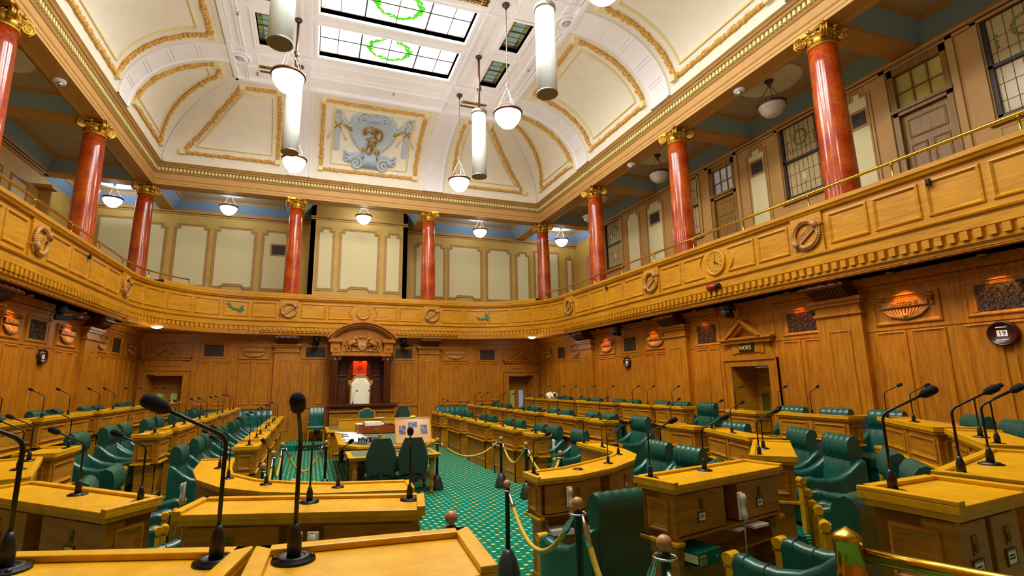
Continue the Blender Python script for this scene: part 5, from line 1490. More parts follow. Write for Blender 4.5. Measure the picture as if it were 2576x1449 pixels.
# ------------------------------------------------------------------ speaker's canopy and dais
root = empty('speakers_canopy', (0,0,0), 0, "carved oak speaker's canopy with arched pediment and coat of arms", 'canopy')
CX, CY = 1.70, 18.85
g = G()
for s in (-1,1):
    x = CX+s*.93
    pts = []
    for k in range(20):
        a = 2*PI*k/20
        for q, r in ((-.3,.13),(0,.115),(.3,.13)): pts.append((x+r*math.cos(a+q*.3),CY+.05+r*math.sin(a+q*.3)))
    g.prism(pts,.6,2.93); g.lathe([(.17,.17),(.17,.3),(.15,.34),(.15,.5),(.16,.55),(.13,.6)],24,0,Matrix.Translation((x,CY+.05,0)))
g.build('fluted_columns', WK, root)
for s in (-1,1):
    x = CX+s*.93; g = G(); g.lathe([(.125,2.9),(.14,2.93),(.12,2.95),(.14,3.0)],18,0,Matrix.Translation((x,CY+.05,0)))
    for q in (-1,1): g.lathe([(.07,-.13),(.075,0),(.07,.13)],12,0,Matrix.Translation((x+q*.16,CY+.05,2.98)) @ Matrix.Rotation(PI/2,4,'X'))
    g.box((x-.23,CY-.1,3.04),(x+.23,CY+.25,3.08)); g.build('column_capital', WK, root)
g = G(); g.box((CX-1.04,CY-.1,3.08),(CX+1.04,CY+.6,3.2)); g.box((CX-1.0,CY+.05,3.2),(CX+1.0,CY+.6,3.9))
for s in (-1,1):
    x = CX+s*.93; g.box((x-.16,CY-.12,3.2),(x+.16,CY+.4,3.53)); g.box((x-.24,CY-.2,3.56),(x+.24,CY+.4,3.68)); g.box((x-.2,CY-.16,3.53),(x+.2,CY+.4,3.56))
    g.lathe([(.07,0),(.075,.015),(.05,.02),(.03,.015),(.001,.03)],18,0,Matrix.Translation((x,CY-.12,3.37)) @ Matrix.Rotation(PI/2,4,'X'))
n = 22; R0 = 1.62; ca = math.asin(1.24/R0); cz = 4.3-R0
def arch(r): return [(CX+r*math.sin(-ca+2*ca*i/n), cz+r*math.cos(-ca+2*ca*i/n)) for i in range(n+1)]
MX = Matrix(((1,0,0,0),(0,0,-1,0),(0,1,0,0),(0,0,0,1)))
for r0, r1, y0 in ((R0,R0-.06,CY-.28),(R0-.05,R0-.14,CY-.2),(R0-.13,R0-.2,CY-.12)):
    g.strip([(p[0],p[1]) for p in arch(r0)],[(p[0],p[1]) for p in arch(r1)],-(CY+.45),-y0) if False else None
    A, B = arch(r0), arch(r1); vs = []; fs = []; m = n+1
    for P, y in ((A,y0),(B,y0),(B,CY+.4),(A,CY+.4)): vs += [(p[0],y,p[1]) for p in P]
    for i in range(n):
        for k in range(4): a, b = k*m, ((k+1) % 4)*m; fs.append((a+i,a+i+1,b+i+1,b+i))
    fs += [(0,m,2*m,3*m),(n,m+n,2*m+n,3*m+n)]; g.add(vs, fs)
tp = arch(R0-.19); g.add([(p[0],CY+.02,p[1]) for p in tp]+[(tp[-1][0],CY+.02,3.2),(tp[0][0],CY+.02,3.2)], [tuple(range(n+3))])
g.build('arched_pediment', WV, root)
# royal arms relief: shield, crown, lion and unicorn supporters
TA = TR((CX,CY+.015,3.2),(1,0,0),(0,0,1),(0,-1,0)); g = G()
g.add([(-.14,.45,.03),(.14,.45,.03),(.15,.25,.07),(.1,.13,.06),(0,.06,.05),(-.1,.13,.06),(-.15,.25,.07)],[tuple(range(7))],0,False,TA)
g.lathe([(.16,0),(.17,.04),(.13,.06),(.12,.04)],24,0,TA @ Matrix.Translation((0,.27,0)) @ Matrix.Diagonal((1,1.2,1,1)))
for k in range(5): g.ball((-.08+.04*k,.54+.03*math.sin(k*PI/4),.05),.035,7,0,TA)
g.ball((0,.62,.05),.05,8,0,TA); g.ball((0,.70,.05),.025,6,0,TA); g.box((-.1,.5,.02),(.1,.53,.06),0,TA)
for s in (-1,1):
    g.tube([(s*.52,.22,.05),(s*.42,.30,.08),(s*.32,.36,.1),(s*.26,.42,.1)],[.05,.075,.085,.07],8,0,True,TA)   # body
    g.ball((s*.25,.50,.09),.075,8,0,TA); g.tube([(s*.25,.47,.1),(s*.19,.47,.12)],.035,6,0,True,TA)             # head
    if s > 0: g.tube([(.24,.55,.1),(.2,.66,.1)],[.015,.004],5,0,True,TA)
    else:
        for k in range(6): g.ball((s*(.3+.03*math.sin(k)),.52-.04*k,.09),.04,6,0,TA)
    for q in ((.30,.36,.16,.36),(.32,.32,.17,.24),(.46,.24,.36,.08),(.52,.2,.54,.06)): g.tube([(s*q[0],q[1],.07),(s*(q[0]+q[2])/2+s*.02,(q[1]+q[3])/2,.09),(s*q[2],q[3],.07)],.03,6,0,True,TA)
    g.tube([(s*.54,.22,.05),(s*.62,.28,.06),(s*.58,.38,.06),(s*.52,.42,.06),(s*.56,.47,.06)],.022,6,0,True,TA)
    for k in range(5): g.ball((s*(.6-.08*k),.05+.012*(k%2),.04),.05,7,0,TA)
    g.tube([(s*.06,.04,.05),(s*.3,.08,.06),(s*.62,.03,.05)],.03,6,0,True,TA)
g.build('royal_arms', WC, root)
g = G(); g.box((CX-.86,19.45,.17),(CX+.86,19.5,3.1)); TBk = TR((CX,19.45,0),(1,0,0),(0,0,1),(0,-1,0))
for s in (-1,1):
    g.box((min(CX+s*.86,CX+s*.82),CY+.1,.17),(max(CX+s*.86,CX+s*.82),19.5,3.1))
    panel(g,TBk,s*.6-.17,2.36,s*.6+.17,3.0,.9); panel(g,TBk,s*.6-.17,1.0,s*.6+.17,2.25,.9)
g.build('back_panelling', WK, root)
g = G(); panel(g,TBk,-.26,2.40,.26,2.92,1.1,0,0,.01); g.build('lit_plaque_frame', TRM, root)
g = G(); panel(g,TBk,-.155,2.53,.155,2.84,.5)
for i in range(26):
    a = i*.8; r = .10*(1-i/40); g.ball((r*math.cos(a),2.685+r*math.sin(a),.02),.018,6,0,TBk)
g.build('carved_cipher', TRM, root)
# speaker's chair with fleece
root = empty('speakers_chair', (CX,18.95,.17), 0, "speaker's high throne with white fleece over its arched back", 'throne')
g = G(); o_ = [(-.36,1.2),(-.36,1.86),(-.40,1.9),(-.44,2.0),(-.42,2.05),(-.30,2.06)]+[(.30*math.cos(PI-PI*i/14),2.04+.22*math.sin(PI*i/14)) for i in range(15)]+[(.30,2.06),(.42,2.05),(.44,2.0),(.40,1.9),(.36,1.86),(.36,1.2)]
for y0, y1, k in ((.0,.1,1.0),): g.add([(x,y0,z) for x,z in o_]+[(x,y1,z) for x,z in o_],[tuple(range(len(o_))),tuple(range(2*len(o_)-1,len(o_)-1,-1))]+[(i,(i+1)%len(o_),len(o_)+(i+1)%len(o_),len(o_)+i) for i in range(len(o_))])
g.box((-.36,-.5,.0),(.36,.1,1.2)); g.build('carved_back', WC, root)
g = G(); rows = []
for i in range(15):
    z = 1.15+.98*i/14; w = .31 if z < 1.9 else .31-.16*((z-1.9)/.25)**1.5 if z < 2.1 else .17
    if 1.86 < z < 1.95: w = .335
    rows.append([(x*w,-.05-.07*math.cos(x*PI/2)-.012*math.sin(i*2.1+x*9),z) for x in [j/6 for j in range(-6,7)]])
g.grid(rows); g.add(rows[-1],[tuple(range(13))]); g.build('fleece', FLE, root)
# bench front
root = empty('speakers_bench', (0,0,.17), 0, "carved oak bench front before the speaker's throne", 'bench front')
TBf = TR((CX,18.35,0),(1,0,0),(0,0,1),(0,-1,0)); g = G()
g.box((.66,18.35,0),(2.84,18.6,1.10)); g.box((.66,18.3,0),(2.84,18.35,.12)); g.box((.64,18.28,.98),(2.86,18.36,1.02))
for u in (-.85,-.42,0,.42,.85): panel(g,TBf,u-.17,.22,u+.17,.9,.9)
for u in (-.64,-.21,.21,.64): g.box((CX+u-.03,18.33,.12),(CX+u+.03,18.36,.98))
g.build('panelled_front', WD, root)
g = G(); 
for k in range(44): g.box((.67+.0495*k,18.30,1.08),(.67+.0495*k+.025,18.36,1.12))
g.box((.62,18.27,1.12),(2.9,18.75,1.17)); g.box((.58,18.23,1.17),(2.94,18.8,1.24)); g.build('cornice_ledge', WK, root)
mic(1.42,18.5,1.41,-PI/2-.9,"gooseneck microphone on the speaker's bench in front of the fleece"); mic(2.15,18.55,1.41,PI/2-.3,"gooseneck microphone on the speaker's bench at right"); mic(1.12,18.5,1.41,-.7,"gooseneck microphone on the speaker's bench at left")

# ------------------------------------------------------------------ clerks' tables
def turned_leg(g, x, y, z1, r=.05): g.lathe([(r*.7,0),(r*.9,.03),(r*.5,.06),(r*.8,.12),(r,.2),(r*.55,.24),(r*.9,.27),(r*1.1,.45),(r*.75,.5),(r*1.2,.54),(r*1.2,z1)],14,0,Matrix.Translation((x,y,0)))
root = empty('clerks_table', (0,0,0), 0, "long octagonal-ended clerks' table with wooden edge in the central aisle", 'table')
poly = [(.69,15.2),(.64,11.85),(.98,11.25),(1.5,11.1),(1.95,11.1),(2.5,11.25),(2.82,11.85),(2.78,15.2)]
g = G(); g.prism(poly,.74,.80); g.prism([(1.73+(x-1.73)*.97,13+(y-13)*.985) for x,y in poly],.70,.74); g.build('table_top', WT, root, bevel=.008)
g = G(); g.prism([(1.73+(x-1.73)*.86,13.1+(y-13.1)*.93) for x,y in poly],.80,.803); g.build('baize_inset', BAI, root)
g = G(); g.prism([(1.73+(x-1.73)*.85,13.1+(y-13.1)*.93) for x,y in poly],.56,.70); g.build('apron', WK, root)
for x, y in ((.9,11.9),(1.25,11.45),(2.25,11.45),(2.55,11.9),(.9,14.8),(2.55,14.8)):
    g = G(); turned_leg(g,x,y,.6,.07); g.build('leg', WK, root)
root = empty('clerks_desk', (0,0,0), 0, "clerks' desk with tall wooden back panel behind the long table", 'desk')
g = G(); g.box((.5,15.62,.72),(3.0,17.3,.77)); g.build('desk_top', WT, root, bevel=.008)
g = G(); g.box((.6,15.9,.77),(2.9,17.2,.773)); g.build('leather_inset', BAI, root)
g = G(); g.box((.84,15.60,.8),(2.66,15.66,1.07)); g.box((.82,15.58,1.07),(2.68,15.68,1.09)); g.build('back_panel', WT, root)
g = G(); g.box((.6,15.75,0),(2.9,15.8,.72)); panel(g,TR((0,15.75,0),(1,0,0),(0,0,1),(0,-1,0)),.7,.1,1.7,.65); g.build('modesty_panel', WD, root)
for x in (.58,2.92):
    for y in (15.7,17.2): g = G(); turned_leg(g,x,y,.72,.045); g.build('leg', WD, root)
root = empty('front_table', (0,0,0), 0, 'green-topped oak table in front of the two swivel chairs', 'table')
g = G(); g.box((.75,10.06,.69),(2.46,11.0,.72)); g.box((.78,10.09,.66),(2.43,10.97,.69)); g.box((.73,10.04,.715),(2.48,11.02,.74)); g.build('table_top', WT, root, bevel=.008)
g = G(); g.box((.83,10.14,.74),(2.38,10.92,.743)); g.build('baize_inset', BAI, root)
for x, y in ((.87,10.18),(2.33,10.18),(.87,10.88),(2.33,10.88)): g = G(); turned_leg(g,x,y,.66,.05); g.build('leg', WD, root)
g = G(); g.box((.95,10.2,.56),(2.25,10.23,.66)); g.box((.95,10.85,.2),(2.25,10.87,.66)); g.build('apron', WK, root)
# dispatch box tray with books
root = empty('document_tray', (1.72,14.3,.803), 0, 'low mahogany tray box of papers on the long table', 'tray')
g = G(); 
for a, b in (((-.5,-.42,0),(.5,-.39,.2)),((-.5,.39,0),(.5,.42,.2)),((-.5,-.39,0),(-.47,.39,.2)),((.47,-.39,0),(.5,.39,.2)),((-.5,-.42,0),(.5,.42,.02)),((-.16,-.39,.0),(-.14,.39,.18)),((.16,-.39,.0),(.18,.39,.18))): g.box(a,b)
g.build('tray', MAH, root); g = G(); g.box((-.08,-.425,.09),(.08,-.42,.14)); g.build('brass_plate', BRS, root)
def paper(x, y, z, w, d, t, rz, label, mat=PAP, group=None):
    g = G(); g.box((-w/2,-d/2,0),(w/2,d/2,t)); o = g.build('paper_stack', mat, None, (x,y,z)); o.rotation_euler = (0,0,rz); return tag(o, label, 'papers', group)
paper(1.62,14.15,1.005,.42,.3,.09,.05,'thick open white volume lying on the mahogany tray')
paper(1.98,14.35,1.005,.34,.24,.03,-.1,'thin white papers beside the thick volume on the tray'); paper(2.05,14.2,1.036,.22,.2,.012,.1,'blue paper on top of the thin papers on the tray',plain('blue_paper','#5a74b8',.6)); paper(1.3,14.5,1.005,.15,.3,.03,.1,'narrow white paper pile at the left side of the tray')
paper(1.98,15.62,1.092,.3,.14,.012,.05,'white paper lying on top of the wooden back panel')
rr = random.Random(4)
for i in range(26):
    x, y = .86+.3*rr.random()+.05*(i%3), 12.3+2.3*i/26
    paper(x,y,.804+.0035*(i%5),.3,.2,.0034,(rr.random()-.5)*.5,'loose white sheet in the fan of papers along the left table edge',PAP,'loose sheets on the long table')
for i in range(7): paper(2.55+.06*rr.random(),13.2+.22*i,.804+.0035*(i%3),.2,.22,.0034,(rr.random()-.5)*.4,'loose white sheet on the right side of the long table',PAP,'loose sheets on the right of the long table')
# glasses and jug
def glass_proto():
    root = empty('drinking_glass'); g = G(); g.lathe([(.028,0),(.036,.10),(.033,.10),(.026,.008),(.001,.008)],16); g.build('tumbler', GLS, root); g = G(); g.lathe([(.0365,.098),(.0365,.103),(.033,.103)],16); g.build('glass_rim', GLS, root); return root
GP = Proto(glass_proto())
root = empty('glass_tray', (1.3,11.85,.803), 0, 'round silver tray with upturned glasses at the near end of the long table', 'tray')
g = G(); g.lathe([(.001,.004),(.28,.004),(.30,.018),(.31,.018),(.29,0)],32); g.build('plate', STL, root); g = G(); g.lathe([(.305,.012),(.315,.02),(.305,.024)],32); g.build('rim', STL, root)
for i in range(14):
    a = 2*PI*i/9 if i < 9 else 2*PI*i/5; r = .22 if i < 9 else .1
    GP.put((1.3+r*math.cos(a),11.85+r*math.sin(a),.808),0,'clear tumbler standing on the silver tray','glass','tumblers on the silver tray')
for i in range(10): GP.put((2.12+.085*(i%5),11.75+.1*(i//5),.803),0,'clear tumbler in the cluster right of the swivel chair','glass','tumblers right of the swivel chair')
root = empty('brass_stand', (1.50,11.62,.803), 0, 'small shiny brass stand beside the tray of glasses', 'ornament')
g = G(); g.box((-.16,-.05,0),(.1,.05,.02)); g.build('base', WT, root); g = G(); g.lathe([(.05,.02),(.04,.03),(.012,.05),(.02,.09),(.012,.12),(.035,.15),(.02,.19),(.001,.21)],14); g.build('body', BRS, root)
# framed pictures on easel
th = math.radians(22); C0 = Vector((2.035,10.62,1.145)); ey = Vector((0,math.sin(th),math.cos(th))); en = Vector((0,-math.cos(th),math.sin(th)))
TP = TR(C0,(1,0,0),ey,en); root = empty('framed_display', (0,0,0), 0, 'peach-mounted frame of three monochrome photographs propped on an easel', 'framed picture')
g = G(); W_, H_ = .365, .265
for a in ((-W_,-H_,W_,-H_+.02),(-W_,H_-.02,W_,H_),(-W_,-H_,-W_+.02,H_),(W_-.02,-H_,W_,H_)): g.box((a[0],a[1],-.02),(a[2],a[3],.012),0,TP)
g.build('wooden_frame', WT, root); g = G(); g.box((-W_+.01,-H_+.01,-.015),(W_-.01,H_-.01,.0),0,TP); g.build('mount_board', PKB, root)
for (x0,y0,x1,y1) in ((-.10,.06,.09,.17),(-.29,-.08,-.15,.10),(.15,-.08,.29,.10)):
    g = G(); g.box((x0,y0,.0),(x1,y1,.003),0,TP); g.build('photograph', PHO, root)
root = empty('table_easel', (0,0,0), 0, 'small brass-footed easel holding the picture frame on the front table', 'easel')
g = G(); 
for sx in (-.2,.2): g.tube([TP @ Vector((sx,-H_-.005,-.03)),TP @ Vector((sx*.3,H_+.02,-.03))],.01,6); g.tube([TP @ Vector((sx,-H_-.005,-.03)),(2.035+sx,10.45,.745)],.01,6)
g.tube([TP @ Vector((0,H_,-.03)),(2.035,10.88,.745)],.01,6); g.build('legs', WD, root)
g = G(); g.box((-.05,H_-.0,-.03),(.05,H_+.025,.03),0,TP); g.box((-.25,-H_-.03,-.04),(.25,-H_-.005,.03),0,TP); g.build('clamps', BRS, root)

# ------------------------------------------------------------------ swivel and visitor chairs
def swivel_proto(arms):
    root = empty('swivel_chair'); g = G(); rows = []
    for i in range(13):
        t = i/12; z = .50+.62*t; w = .20+.075*math.sin(PI*min(1,t*1.1+.12))**.8-.09*max(0,t-.75)*4*max(0,t-.75)*4*.55
        w = max(w,.08); rows.append([(x*w,-.24-.06*t+.05*(1-abs(x)**2)*(-1)*.5,z) for x in [j/5 for j in range(-5,6)]]+[(x*w*.96,-.17-.06*t-.03*(1-abs(x)**2),z) for x in [j/5 for j in range(5,-6,-1)]])
    g.grid(rows,0,True,None,True); g.add(rows[0],[tuple(range(22))]); g.add(rows[-1],[tuple(range(22))]); g.build('backrest', FAB, root)
    g = G(); rows = []
    for zz, k in ((.40,.9),(.42,1),(.47,1),(.49,.92)): rows.append([(.25*k*math.cos(2*PI*i/24)*(1+.12*abs(math.sin(4*PI*i/24))),.24*k*math.sin(2*PI*i/24)*(1+.12*abs(math.sin(4*PI*i/24))),zz) for i in range(24)])
    g.grid(rows,0,True,None,True); g.add(rows[0],[tuple(range(24))]); g.add(rows[-1],[tuple(range(24))]); g.build('seat', FAB, root)
    g = G(); g.box((-.035,-.30,.36),(.035,-.24,.56)); g.box((-.035,-.29,.36),(.035,.0,.39)); g.build('back_bracket', NAV, root)
    g = G(); g.lathe([(.03,.1),(.03,.38)],12)
    for k in range(5):
        a = 2*PI*k/5+.3; g.tube([(0,0,.12),(.28*math.cos(a),.28*math.sin(a),.075)],.022,6)
    g.build('pedestal', BLK, root)
    for k in range(5):
        a = 2*PI*k/5+.3; c = G(); c.lathe([(.03,-.02),(.03,.02)],10,0,Matrix.Translation((.28*math.cos(a),.28*math.sin(a),.03)) @ Matrix.Rotation(PI/2,4,'X')); c.build('caster', BLK, root)
    if arms:
        for s in (-1,1): g = G(); g.tube([(s*.24,.0,.42),(s*.32,-.02,.46),(s*.33,-.02,.68)],.018,6); g.box((s*.33-.035,-.16,.68),(s*.33+.035,.12,.71)); g.build('armrest', BLK, root)
    return root
SW = Proto(swivel_proto(False)); SWA = Proto(swivel_proto(True)); SG = 'dark green fabric swivel chairs'
SW.put((1.25,9.70,0),0,'dark green fabric swivel chair seen from behind at the front table, left one','office chair',SG); SW.put((1.80,9.66,0),0.03,'dark green fabric swivel chair seen from behind at the front table, right one','office chair',SG)
SW.put((3.22,18.55,.17),PI,"dark green swivel chair back right of the speaker's bench",'office chair',SG)
SWA.put((-3.35,18.75,.26),PI+.35,'dark green swivel armchair by the back left door','office chair',SG); SW.put((6.95,19.0,.26),PI,'dark green swivel chair near the back right door','office chair',SG)
# visitor chairs
root = empty('side_chair', (.26,18.95,.17), PI, "green leather wooden-armed chair left of the speaker's bench", 'chair')
g = G(); rows = [[(x,-.24+.01*abs(math.sin((x+.25)*PI*8)),z) for x in [-.25+.025*k for k in range(21)]] for z in (.52,.8,1.12)]+[[(x,-.32,z) for x in [-.25+.025*k for k in range(21)]] for z in (1.14,.5)]; g.grid(rows); g.build('backrest', LEB, root)
g = G(); g.box((-.27,-.25,.42),(.27,.27,.52)); g.build('seat', LEB, root, bevel=.03); g = G(); g.box((-.26,-.25,.36),(.26,.26,.42)); g.build('seat_rail', WD, root)
for sx in (-1,1):
    for y in (-.24,.24): g = G(); g.box((sx*.25-.025,y-.025,0),(sx*.25+.025,y+.025,.40)); g.build('leg', WD, root)
    g = G(); g.box((sx*.29-.025,-.2,.62),(sx*.29+.025,.18,.66)); g.box((sx*.29-.02,.1,.40),(sx*.29+.02,.14,.62)); g.build('arm', WD, root)
root = empty('clerks_chair', (1.83,17.55,.0), PI, "wood-framed green leather chair with arched crest behind the clerks' desk", 'chair')
g = G(); o_ = [(-.28,.45),(-.28,1.2)]+[(-.28+.56*i/12,1.2+.11*math.sin(PI*i/12)**1.6) for i in range(1,12)]+[(.28,1.2),(.28,.45)]; m = len(o_)
g.add([(x,-.2,z) for x,z in o_]+[(x,-.26,z) for x,z in o_],[tuple(range(m)),tuple(range(2*m-1,m-1,-1))]+[(i,(i+1)%m,m+(i+1)%m,m+i) for i in range(m)]); g.build('wooden_frame', WC, root)
g = G(); g.add([(x*.84,-.17,.5+(z-.45)*.9) for x,z in o_]+[(x*.84,-.2,.5+(z-.45)*.9) for x,z in o_],[tuple(range(m)),tuple(range(2*m-1,m-1,-1))]+[(i,(i+1)%m,m+(i+1)%m,m+i) for i in range(m)]); g.build('leather_back', LEB, root)
g = G(); g.box((-.27,-.2,.40),(.27,.28,.5)); g.build('seat', LEB, root, bevel=.02)
for sx in (-1,1):
    for y in (-.2,.24): g = G(); g.box((sx*.25-.025,y-.025,0),(sx*.25+.025,y+.025,.40)); g.build('leg', WC, root)
def bench(x0, x1, y, zf, label):
    root = empty('leather_bench', ((x0+x1)/2,y,zf), 0, label, 'bench'); w = (x1-x0)/2; n = int((x1-x0)/.17)*8
    pl = lambda i: .012*abs(math.sin(PI*i/8))
    g = G(); g.grid([[(-w+2*w*i/n,-pl(i)-.02,z) for i in range(n+1)] for z in (.45,.7,.95)]+[[(-w+2*w*i/n,.1,.98) for i in range(n+1)],[(-w+2*w*i/n,.12,.3) for i in range(n+1)]]); g.build('backrest', LEB, root)
    g = G(); g.grid([[(-w+2*w*i/n,y_,z+pl(i)) for i in range(n+1)] for y_, z in ((-.0,.44),(-.5,.45),(-.56,.42),(-.57,.3))]); g.build('seat', LEB, root)
    g = G(); g.box((-w,-.53,0),(w,.1,.32)); g.build('plinth', WD, root)
bench(-2.35,-1.2,19.45,.26,'long green leather bench against the back wall at left'); bench(-3.3,-2.85,19.45,.26,'short green leather bench behind the swivel armchair at left')
bench(4.6,5.95,19.45,.26,'green leather bench against the back wall at right')

# ------------------------------------------------------------------ stanchions and ropes
def stan_proto():
    root = empty('rope_stanchion'); g = G(); g.lathe([(.13,0),(.135,.02),(.13,.06),(.10,.16),(.06,.25),(.03,.28)],22); g.build('foot', STB, root)
    g = G(); g.lathe([(.027,.26),(.027,.86),(.034,.87),(.034,.9),(.02,.91)],14); g.build('pole', STN, root); g = G(); g.ball((0,0,.955),.042,14); g.build('ball_finial', KNB, root)
    g = G(); n = 18; g.tube([(.06*math.cos(2*PI*i/n),.06*math.sin(2*PI*i/n),.885) for i in range(n)],.007,5,0,False,None,True); g.build('hook_ring', STL, root); return root
STP = Proto(stan_proto()); ST = {}
for k, x, y, z, l in [('a',2.5,10.45,0,'rope stanchion right of the front table'),('b',3.78,10.2,0,'rope stanchion beside the front right row desks'),('c',3.86,9.08,0,'rope stanchion before the single front desk at right'),('d',3.88,7.72,0,'rope stanchion inside the right curved desk'),
  ('e',2.15,5.62,0,'rope stanchion at the near tip of the right curved desk'),('f',1.85,3.44,.26,'rope stanchion in the right foreground, left of the binder desk'),('g',1.83,2.46,.26,'nearest rope stanchion at bottom right, wooden ball near frame bottom'),
  ('h',.36,10.84,0,'rope stanchion at the left of the long table'),('i',-.44,10.73,0,'rope stanchion by the front left row, second from the table'),('j',-.52,9.44,0,'rope stanchion by the single front desk at left'),('k',-.56,8.0,0,'rope stanchion inside the left curved desk'),('l',-.13,6.55,0,'rope stanchion half hidden behind the left curved desk'),('m',.90,3.36,.26,'rope stanchion at the right end of the wide desk')]:
    STP.put((x,y,z),0,l,'stanchion','rope stanchions'); ST[k] = Vector((x,y,z+.885))
def rope(a, b, sag, label):
    p, q = (ST[a] if isinstance(a,str) else Vector(a)), (ST[b] if isinstance(b,str) else Vector(b)); d = (q-p).normalized(); p = p+d*.07; q = q-d*.07
    root = empty('barrier_rope', (0,0,0), 0, label, 'rope'); P = [p+(q-p)*(i/28)-Vector((0,0,sag*4*(i/28)*(1-i/28))) for i in range(29)]
    g = G(); g.tube(P[2:-2],.021,10); g.build('rope', ROP, root)
    for e in (P[:4],P[-4:]): g = G(); g.tube(e,[.010,.016,.024,.024] if e is P[:4] or e[0] == P[0] else [.024,.024,.016,.010],8); g.build('end_hook', STL, root)
rope('a','b',.27,'yellow rope swag between the front table and the right row'); rope('b','c',.33,'yellow rope swag beside the last front right desk'); rope('c','d',.33,'yellow rope swag in front of the right curved desk'); rope('d',(3.2,6.9,.8),.1,'short yellow rope end inside the right curved desk')
rope('e','f',.42,'thick yellow rope swag at right, beside the chair seen from behind'); rope('f','g',.46,'thickest yellow rope swag in the right foreground'); rope('g',(1.5,1.75,.5),.05,'yellow rope running down from the nearest stanchion')
rope('h','i',.45,'yellow rope swag over the green carpet left of the long table'); rope('i','j',.4,'yellow rope swag beside the front left row desks'); rope('j','k',.4,'yellow rope swag before the left curved desk'); rope('k','l',.3,'yellow rope swag dropping behind the left curved desk')
# thick brass rail at bottom right
root = empty('brass_barrier_rail', (2.0,1.56,.48), 0, 'thick polished brass rail with capped post at bottom right', 'railing')
g = G(); g.lathe([(.06,0),(.06,.03),(.042,.05),(.042,.80),(.05,.82),(.05,.86),(.046,.87),(.046,.96),(.05,.965),(.05,.985),(.04,.995),(.001,1.02)],28); g.build('post', BRS, root)
g = G(); a = Vector((.04,-.02,.92)); g.tube([a,a+Vector((.25,-.56,0)),a+Vector((.55,-1.2,0))],.027,16); g.build('rail', BRS, root)

# ------------------------------------------------------------------ handsets, binder, papers
def phone_proto():
    root = empty('telephone_handset'); g = G(); rows = []
    for i in range(15):
        t = i/14; z = -.1+.2*t; w = .026+.008*math.cos(2*PI*t); d = .03+.012*math.cos(2*PI*t); k = math.sin(PI*min(max(t,.02),.98))**.35
        rows.append([(w*k*math.cos(a),.02+d*k*math.sin(a),z) for a in [2*PI*j/14 for j in range(14)]])
    g.grid(rows,0,True,None,True); g.build('handset', IVY, root)
    g = G(); g.box((-.034,-.01,-.105),(.034,.005,.105)); g.build('cradle', IVY, root, bevel=.008); g = G(); g.box((-.006,.05,.02),(.006,.056,.05)); g.build('hook_tab', plain('grey_tab','#8a8a84',.5), root)
    g = G(); g.tube([(.005*math.cos(i*1.9)+(.012 if i > 20 else 0),.02+.005*math.sin(i*1.9),-.1-.0035*i) for i in range(70)],.0025,4); g.build('coiled_cord', IVY, root); return root
PH = Proto(phone_proto())
def ph(x, y, z, dx, dy, l): PH.put((x,y,z), math.atan2(-dx,dy), l,'telephone','ivory telephone handsets')
ph(-.03,3.33,1.115,-.26,-.97,'left ivory handset in the niche of the wide desk'); ph(.06,3.305,1.115,-.26,-.97,'right ivory handset in the niche of the wide desk')
ph(3.29,3.42,1.09,.28,-.96,'large ivory handset hanging on the desk with the binder'); ph(2.70,5.19,.86,.1,-.99,'ivory handset hanging on the right curved desk front'); ph(-1.31,6.95,.86,-1,.1,'ivory handset on the outer side of the left curved desk'); ph(4.58,9.42,.88,.7,-.7,'ivory handset on the end of the single front right desk'); ph(-.55,5.62,.84,-.5,-.86,'ivory handset in a niche of the left curved desk')
root = empty('ring_binder', (2.78,3.46,.80), .28, 'dark green lever-arch binder under the desk, yellow spine label', 'binder')
g = G(); g.box((-.15,-.19,-.045),(.15,-.186,.045)); g.box((-.15,-.19,.042),(.15,.1,.045)); g.box((-.15,-.19,-.045),(.15,.1,-.042)); g.build('cover', BIN, root)
g = G(); g.box((-.135,-.18,-.03),(.14,.08,.03)); g.build('sheets', PAP, root); g = G(); g.box((-.135,-.193,-.035),(-.055,-.19,.03)); lo = g.build('spine_label', plain('yellow_label','#a89a3c',.6), root)
TLb = TR((-.095,-.1935,0),(1,0,0),(0,0,1),(0,-1,0)); text('GREEN PARTY','title_lettering',INK,.0125,TLb @ Matrix.Translation((0,.008,0)),lo,.0004); text('Whips Desk' if False else 'Desk','subtitle_lettering',INK,.011,TLb @ Matrix.Translation((0,-.016,0)),lo,.0004)
g = G(); g.lathe([(.012,0),(.012,.003),(.001,.002)],14,0,TR((.075,-.19,.0),(1,0,0),(0,0,1),(0,-1,0))); g.build('finger_hole', STL, root)
paper(3.55,3.62,.885,.2,.22,.02,.2,'folded papers on the shelf under the binder desk, right pile'); paper(3.3,3.58,.885,.12,.2,.015,.4,'folded papers on the shelf behind the hanging handset'); paper(2.6,5.27,.49,.26,.2,.05,.0,'pile of papers on the shelf of the right curved desk')
# plush sheep on a rear seat
root = empty('toy_sheep', (8.05,16.55,1.535), 0, 'white woolly toy sheep with dark face on the right rear desk', 'toy sheep')
g = G(); r_ = random.Random(2)
for i in range(60):
    a = r_.random()*6.28; b = r_.random()*PI; g.ball((.13*math.sin(b)*math.cos(a),.24*math.cos(b),.11+.09*math.sin(b)*math.sin(a)),.06,7)
g.build('fleece_body', FLE, root); g = G(); g.ball((-.03,-.30,.15),.06,10,0,None,(.8,1.2,.9)); g.build('head', plain('sheep_face','#3a2a20',.8), root)
for sy in (-.12,.14):
    for sx in (-.05,.05): g = G(); g.lathe([(.018,0),(.018,.05)],8,0,Matrix.Translation((sx,sy,0))); g.build('leg', bpy.data.materials['sheep_face'], root)
